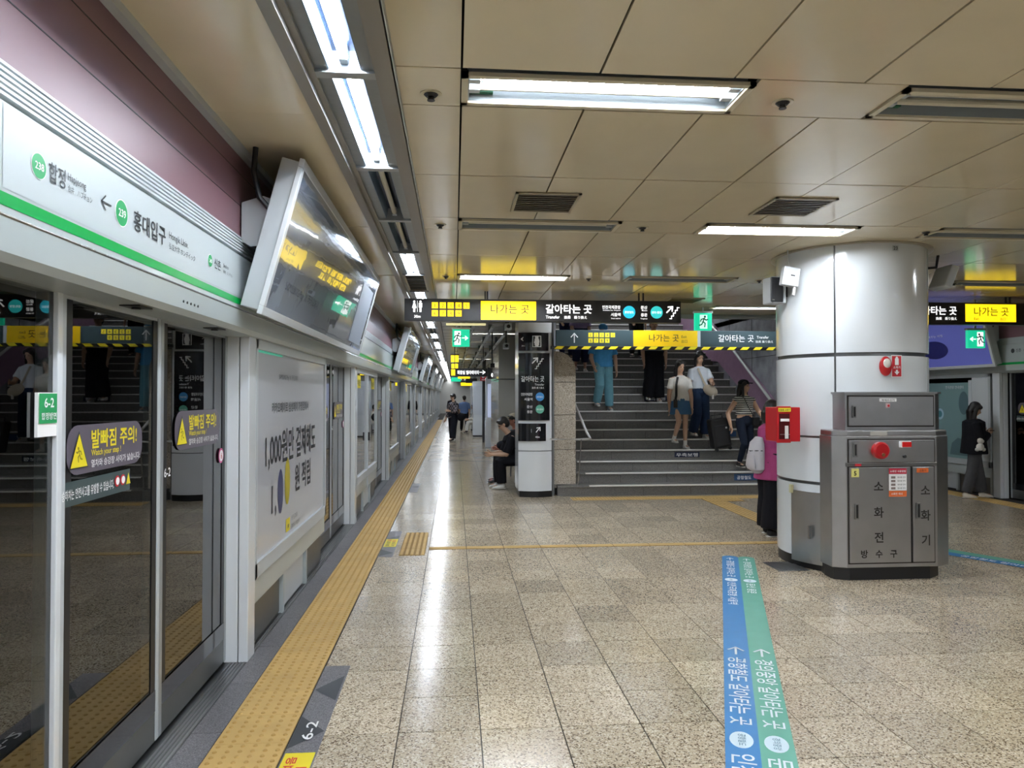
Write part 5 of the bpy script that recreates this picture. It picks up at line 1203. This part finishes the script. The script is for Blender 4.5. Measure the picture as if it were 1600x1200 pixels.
    for key in ('L', 'R'):
        hp, kn, an = pts[key]
        if socks: MB().tube([an + (kn - an).normalized() * .05 * h, an, an + V3(0, 0, -.02 * h)], [.022 * h, .022 * h, .024 * h], 12).build('sock', socks, t, smooth=True, local=True)
        if shoes:
            sb = MB(); dn = V3(0, 0, -1)
            sb.tube([an + V3(0, .028 * h, -.022 * h), an + V3(0, .02 * h, -.018 * h), an + V3(0, -.02 * h, -.020 * h), an + V3(0, -.065 * h, -.029 * h), an + V3(0, -.098 * h, -.032 * h)], [(.012 * h, .013 * h), (.024 * h, .024 * h), (.026 * h, .025 * h), (.029 * h, .017 * h), (.014 * h, .010 * h)], 14)
            sb.ball(an + V3(0, .004 * h, -.006 * h), (.024 * h, .028 * h, .024 * h))
            so = fused(sb, 'shoe', shoes, t, .007)
            MB().tube([an + V3(0, .034 * h, -.038 * h), an + V3(0, -.03 * h, -.038 * h), an + V3(0, -.102 * h, -.038 * h)], [(.02 * h, .005 * h), (.027 * h, .005 * h), (.018 * h, .005 * h)], 12).build('sole', mat('shoe sole', 'd9d6ce', .7), so, smooth=True, local=True)
    M4 = Matrix.Translation(Vector(loc)) @ Matrix.Rotation(rz, 4, 'Z')
    info = {'hand': {k: M4 @ arm[k][5] for k in arm}, 'wrist': {k: M4 @ arm[k][2] for k in arm}, 'sh': {k: M4 @ arm[k][0] for k in arm}, 'w': M4, 'T': T, 'pel': M4 @ P, 'h': h}
    return t, info
white_c = fabric('white cotton', 'dcd9d2'); denim = fabric('denim blue', '4a6f93'); denimd = fabric('dark denim', '263650'); blk = fabric('black cloth', '15151a'); navy = fabric('navy cloth', '1d2340')
skyb = fabric('sky blue shirt', '4f9fd8'); tealj = fabric('washed teal denim', '6b9fae'); pinkc = fabric('magenta pink cloth', 'a8487a'); lpink = fabric('pale pink cloth', 'd79ab8'); greyc = fabric('grey cloth', '9aa0aa'); charc = fabric('charcoal cloth', '4a4a4c')
sneak = mat('white shoe', 'd5d5d0', .6); bshoe = mat('black shoe', '1b1b1e', .5); mauve = fabric('mauve cloth', '8f7f9f'); greysh = mat('grey shoe', '8f979c', .6)
def stepz(k): return RI * k
def stepy(k): return YS + TR * (k - 1)
# --- on the stairs
wd, iw = human('woman in white tee and blue denim mini skirt walking down the stairs', (4.13, stepy(4) + .24, stepz(4)), R(4), 1.64, ((2, 6, 1), (28, 62, 2)), ((6, 9, 8, 2), (-4, 10, 6, 2)),
    {'m': white_c, 'sleeve': .30, 'hem': .0, 'fit': .014}, {'kind': 'skirt', 'm': denim, 'len': .15, 'fit': .01}, sneak, 'long', True, head=(12, 12), socks=white_c)
t = thing('shoulder_bag', 'thin black shoulder strap bag worn by the woman in the denim skirt', 'bag', iw['pel'])
x0, y0, z0 = iw['pel']; MB().tube([(x0 - .085, y0 - .13, z0 + .44), (x0 - .115, y0 - .14, z0 + .30), (x0 - .12, y0 - .15, z0 + .1), (x0 - .14, y0 - .14, z0 - .02)], [(.022, .004)] * 4, 8).build('strap', M_black, t)
MB().box(x0 - .17, x0 - .10, y0 - .17, y0 - .13, z0 - .12, z0 + .03).build('pouch', M_black, t, bev=.008)
ws, is_ = human('woman in white tee and wide dark jeans behind the skirt wearer', (4.62, stepy(5) + .26, stepz(5)), R(6), 1.66, ((2, 6, 2), (16, 40, 2)), ((28, 10, 62, 24), (4, 12, 12, 3)),
    {'m': mat('pale tee', 'd4dbe4', .85), 'sleeve': .32, 'hem': .03, 'fit': .016}, {'m': denimd, 'fit': .014, 'flare': .014, 'len': .98}, sneak, 'bob', True, head=(0, 18))
t = thing('crossbody_bag', 'soft beige crossbody bag on the woman in wide jeans', 'bag', is_['pel'])
x0, y0, z0 = is_['pel']; bg = mat('beige canvas', 'b3a896', .8)
m_ = MB().ball((x0 + .16, y0 - .14, z0 + .02), (.15, .06, .10), 18, 10, Matrix.Rotation(R(28), 3, 'Y')); m_.build('pouch', bg, t, smooth=True)
MB().tube([(x0 - .07, y0 - .12, z0 + .44), (x0 - .04, y0 - .15, z0 + .34), (x0 + .03, y0 - .155, z0 + .18), (x0 + .08, y0 - .17, z0 + .08)], [(.02, .004)] * 4, 8).build('strap', bg, t)
MB().tube([(x0 + .2, y0 - .16, z0 - .03), (x0 + .2, y0 - .165, z0 - .14)], .02, 8).build('charm', white_c, t)
stripe = pattern_mat('black and white stripes', 'stripe')
wt, it_ = human('woman in black cap, striped sleeveless top and dark trousers with a suitcase', (5.06, stepy(2) + .24, stepz(2)), R(8), 1.60, ((4, 8, 1), (22, 48, 1)), ((20, 22, 66, 28), (-8, 32, 30, 2)),
    {'m': stripe, 'sleeve': .06, 'hem': .075, 'fit': .013}, {'m': fabric('ink blue trousers', '1c2433'), 'fit': .003, 'len': .96}, bshoe, 'long', True, head=(38, -2), hat=blk)
t = thing('crossbody_bag', 'small black strap bag across the striped top', 'bag', it_['pel'])
x0, y0, z0 = it_['pel']; MB().tube([(x0 - .05, y0 - .115, z0 + .42), (x0 + .02, y0 - .13, z0 + .25), (x0 + .12, y0 - .12, z0 + .1)], .007, 6).build('strap', M_black, t); MB().box(x0 + .10, x0 + .22, y0 - .14, y0 - .07, z0 - .06, z0 + .08).build('pouch', M_black, t, bev=.01)
t = thing('suitcase', 'large black soft suitcase pulled down the stairs', 'suitcase', (4.72, 12.2, .68))
rs = Matrix.Translation((-.05, .06, 0)) @ Matrix.Rotation(R(-9), 4, 'Y'); sc0 = (4.72, 12.25, .95)
trot(MB().box(4.56, 4.88, 12.12, 12.36, .72, 1.24), rs, sc0).build('body', mat('black suitcase', '121214', .6), t, bev=.03)
trot(MB().box(4.60, 4.84, 12.105, 12.12, .76, 1.12), rs, sc0).build('front_pocket', mat('black pocket', '1a1a1d', .7), t, bev=.01)
trot(MB().tube([(4.62, 12.24, 1.23), (4.62, 12.24, 1.30), (4.82, 12.24, 1.30), (4.82, 12.24, 1.23)], .012, 8), rs, sc0).build('handle', M_black, t)
trot(MB().box(4.80, 4.83, 12.10, 12.106, 1.05, 1.08), rs, sc0).build('tag', M_lgrey, t)
for dx in (-.12, .12): trot(MB().cyl((4.72 + dx, .70), .03, 12.13, 12.17, 'y', 14), rs, sc0).build('wheel', M_black, t)
human('man in open sky blue shirt and washed teal jeans coming down the stairs', (2.98, stepy(8) + .24, stepz(8)), R(3), 1.76, ((2, 6, 3), (24, 55, 2)), ((4, 12, 14, 0), (14, 14, 30, 4)),
    {'m': skyb, 'sleeve': .38, 'hem': -.03, 'fit': .02, 'flare': .008}, {'m': tealj, 'fit': .014, 'flare': .008}, greysh, 'none', False, head=(0, 15), hat=skyb)
human('person in grey tee and wide black trousers on the upper stairs', (4.12, stepy(9) + .24, stepz(9)), R(-6), 1.76, ((2, 4, 1), (16, 38, 2)), ((4, 10, 14, 2), (10, 9, 16, 2)),
    {'m': greyc, 'sleeve': .4, 'hem': -.01, 'fit': .018}, {'m': blk, 'fit': .022, 'flare': .018}, sneak, 'short', False)
human('person in mauve top and navy shorts high on the stairs near the balustrade', (2.82, stepy(13) + .24, stepz(13)), R(0), 1.62, ((4, 8, 2), (20, 40, 2)), ((8, 10, 20, 4), (14, 10, 50, 10)),
    {'m': mauve, 'sleeve': .4, 'hem': -.0, 'fit': .02}, {'m': navy, 'fit': .022, 'len': .8, 'flare': .006}, sneak, 'bob', True)
human('person in pink top and black trousers highest on the stairs', (4.28, stepy(15) + .24, stepz(15)), R(0), 1.64, ((4, 8, 1), (22, 45, 2)), ((8, 10, 20, 4), (14, 10, 40, 10)),
    {'m': lpink, 'sleeve': .4, 'hem': .0, 'fit': .016}, {'m': blk, 'fit': .012}, bshoe, 'bob', True)
human('person in pale pink top beside the mauve top high on the stairs', (2.62, stepy(15) + .24, stepz(15)), R(0), 1.6, ((4, 8, 1), (12, 25, 2)), ((8, 10, 20, 4), (14, 10, 40, 10)),
    {'m': lpink, 'sleeve': .4, 'hem': .0, 'fit': .016}, {'m': navy, 'fit': .012}, bshoe, 'bob', True)
# --- woman in pink behind the column
wp, ip = human('person in magenta pink top and black wide trousers standing half hidden behind the round column', (3.72, 8.15, 0), R(95), 1.60, ((3, 5, 2), (-3, 4, 2)), ((30, 10, 60, 10), (34, 10, 55, 10)),
    {'m': pinkc, 'sleeve': .45, 'hem': -.12, 'fit': .024, 'flare': .015}, {'m': blk, 'fit': .03, 'flare': .02}, bshoe, 'bob', True, head=(0, 22))
t = thing('backpack', 'white backpack with black straps on the person in magenta pink', 'backpack', (3.6, 8.1, .8))
M4 = ip['w']
def wl_(p): return M4 @ Vector(p)
mbp = MB().tube([(0, .17, .74), (0, .185, .78), (0, .19, .95), (0, .175, 1.08), (0, .15, 1.15)], [(.09, .04), (.135, .075), (.14, .08), (.125, .065), (.07, .03)], 18)
mbp.v = [tuple(wl_(p)) for p in mbp.v]; mbp.build('pack', mat('white pack cloth', 'bdbac0', .8), t, smooth=True)
mbp = MB().tube([(0, .25, .78), (0, .26, .82), (0, .255, .95)], [(.09, .02), (.105, .03), (.08, .02)], 14); mbp.v = [tuple(wl_(p)) for p in mbp.v]; mbp.build('front_pocket', MATS['white pack cloth'], t, smooth=True)
mbp = MB().tube([(0, .262, .99), (.1, .235, 1.0), (.138, .18, 1.0)], .006, 6).tube([(0, .262, .99), (-.1, .235, 1.0), (-.138, .18, 1.0)], .006, 6); mbp.v = [tuple(wl_(p)) for p in mbp.v]; mbp.build('zip', M_black, t)
for s_ in (1, -1):
    q = MB().tube([(s_ * .09, .12, 1.16), (s_ * .10, .04, 1.33), (s_ * .11, -.11, 1.22), (s_ * .15, -.06, 1.0), (s_ * .13, .12, .86)], [(.02, .006)] * 5, 8); q.v = [tuple(wl_(p)) for p in q.v]; q.build('strap', M_black, t, smooth=True)
# --- standing woman at the far right
wr_, iwr = human('woman in black jacket and grey trousers looking at her phone beside the right screen doors', (8.33, 10.85, 0), R(68), 1.56, ((12, 4, 2), (-9, 6, 2)), ((6, 8, 122, 34), (8, 8, 118, 34)),
    {'m': blk, 'sleeve': .96, 'hem': -.07, 'fit': .042, 'flare': .012, 'name': 'jacket'}, {'m': charc, 'fit': .012, 'flare': .012}, mat('cream clog', 'd8cfc0', .6), 'long', True, head=(0, 26))
t = thing('smartphone', 'dark phone held by the woman in the black jacket', 'phone', (iwr['hand']['L'] + iwr['hand']['R']) / 2)
c_ = (iwr['hand']['L'] + iwr['hand']['R']) / 2; MB().box(c_.x - .04, c_.x + .04, c_.y - .04, c_.y + .035, c_.z + .0, c_.z + .012).build('case', M_black, t, bev=.003)
t = thing('plush_charm', 'white plush toy hanging at the black jacket of the standing woman', 'toy', (8.3, 10.62, .85))
MB().ball((8.27, 10.63, .93), (.055, .04, .055)).ball((8.26, 10.63, .83), (.06, .045, .06)).ball((8.31, 10.62, .79), (.03, .03, .03)).ball((8.2, 10.62, .79), (.03, .03, .03)).build('toy_body', white_c, t, smooth=True); MB().tube([(8.27, 10.64, .97), (8.27, 10.66, 1.1)], .004, 6).build('strap', M_wht, t)
# --- bench and sitting people
t = thing('bench', 'dark metal bench behind the sign pillar', 'bench', (1.3, 13.5, 0))
MB().box(1.12, 1.49, 12.3, 14.6, .40, .44).build('seat', mat('bench slat', '6b6762', .5, metal=.4), t, bev=.01)
for y in (12.4, 13.4, 14.5):
    MB().tube([(1.16, y, .4), (1.14, y, .0)], .016, 8).build('leg', M_steel, t); MB().tube([(1.44, y, .4), (1.46, y, .0)], .016, 8).build('leg', M_steel, t)
ms, im = human('man in black clothes and glasses sitting on the bench bent over his phone', (1.22, 12.62, 0), R(-88), 1.74, ((84, 88, 2), (84, 84, 3)), ((20, 6, 68, 22), (22, 6, 66, 22)),
    {'m': blk, 'sleeve': .46, 'hem': -.02, 'fit': .026}, {'m': blk, 'fit': .02, 'flare': .006}, sneak, 'short', False, lean=34, head=(0, 30), root_z=.55, glasses=True)
t = thing('smartphone', 'dark phone held by the man in black sitting on the bench', 'phone', (im['hand']['L'] + im['hand']['R']) / 2)
c_ = (im['hand']['L'] + im['hand']['R']) / 2; MB().box(c_.x - .06, c_.x + .04, c_.y - .05, c_.y + .04, c_.z + .01, c_.z + .022).build('case', M_black, t, bev=.003)
human('older man in beige cap and dark jacket sitting further along the bench', (1.24, 13.45, 0), R(-88), 1.70, ((86, 80, 4), (86, 84, 4)), ((20, 6, 70, 20), (22, 6, 66, 20)),
    {'m': fabric('dark grey jacket', '2e2e31'), 'sleeve': .95, 'hem': -.02, 'fit': .026}, {'m': blk, 'fit': .02}, bshoe, 'short', False, lean=12, head=(0, 10), root_z=.53, hat=mat('beige cap', '8f8470', .8), skin=mat('ruddy skin', '9a6250', .5))
t = thing('black_bag', 'black bag on the lap of the man in the beige cap', 'bag', (1.0, 13.2, .62)); MB().ball((.92, 13.36, .70), (.14, .15, .10), 16, 10).build('bag_body', blk, t, smooth=True); MB().tube([(.9, 13.3, .78), (.95, 13.36, .86), (1.0, 13.42, .78)], .01, 6).build('handle', M_black, t)
# --- far along the platform
human('man in checked shirt and wide black trousers standing by the yellow strip far along', (-.04, 26.1, 0), R(-50), 1.74, ((14, 2, 6), (-8, 4, 7)), ((20, 12, 80, 20), (6, 14, 20, 0)),
    {'m': pattern_mat('grey check', 'check'), 'sleeve': .9, 'hem': -.05, 'fit': .03}, {'m': fabric('near black cloth', '1a1c24'), 'fit': .028, 'flare': .014}, bshoe, 'short', False, head=(-20, 12))
t = thing('shoulder_bag', 'black shoulder bag carried by the man in checked shirt', 'bag', (.2, 26, .9)); MB().ball((.24, 25.95, .86), (.16, .1, .15), 16, 10).build('bag_body', blk, t, smooth=True); MB().tube([(.2, 25.92, .98), (.1, 25.9, 1.2), (0, 25.95, 1.42)], .012, 6).build('strap', M_black, t)
human('person in light blue shirt and black trousers walking away far along the platform', (.45, 32.5, 0), R(185), 1.68, ((18, 8, 2), (-14, 12, 2)), ((10, 10, 10, 0), (-8, 8, 8, 0)),
    {'m': fabric('dusty blue shirt', '6d86b4'), 'sleeve': .42, 'hem': -.03, 'fit': .022}, {'m': blk, 'fit': .014}, bshoe, 'short', False)
human('person in white top sitting far along the platform beside the cabinets', (1.0, 31, 0), R(-85), 1.62, ((84, 70, 4), (84, 74, 4)), ((20, 6, 60, 20), (22, 6, 60, 20)),
    {'m': white_c, 'sleeve': .9, 'hem': -.02, 'fit': .02}, {'m': white_c, 'fit': .02}, bshoe, 'short', True, lean=18, root_z=.53)
human('distant person in black walking near the platform end', (-.15, 42, 0), R(10), 1.70, ((14, 8, 2), (-10, 12, 2)), ((10, 8, 10, 0), (-8, 8, 8, 0)),
    {'m': blk, 'sleeve': .9, 'hem': -.03, 'fit': .022}, {'m': charc, 'fit': .014}, bshoe, 'short', False)
t = thing('bench', 'small steel bench far along the platform under the person in white', 'bench', (1.1, 31, 0)); MB().box(.85, 1.4, 30.6, 31.6, .40, .44).build('seat', M_lgrey, t); MB().box(.9, .95, 30.7, 30.75, 0, .4).box(1.3, 1.35, 31.4, 31.45, 0, .4).build('leg', M_steel, t)
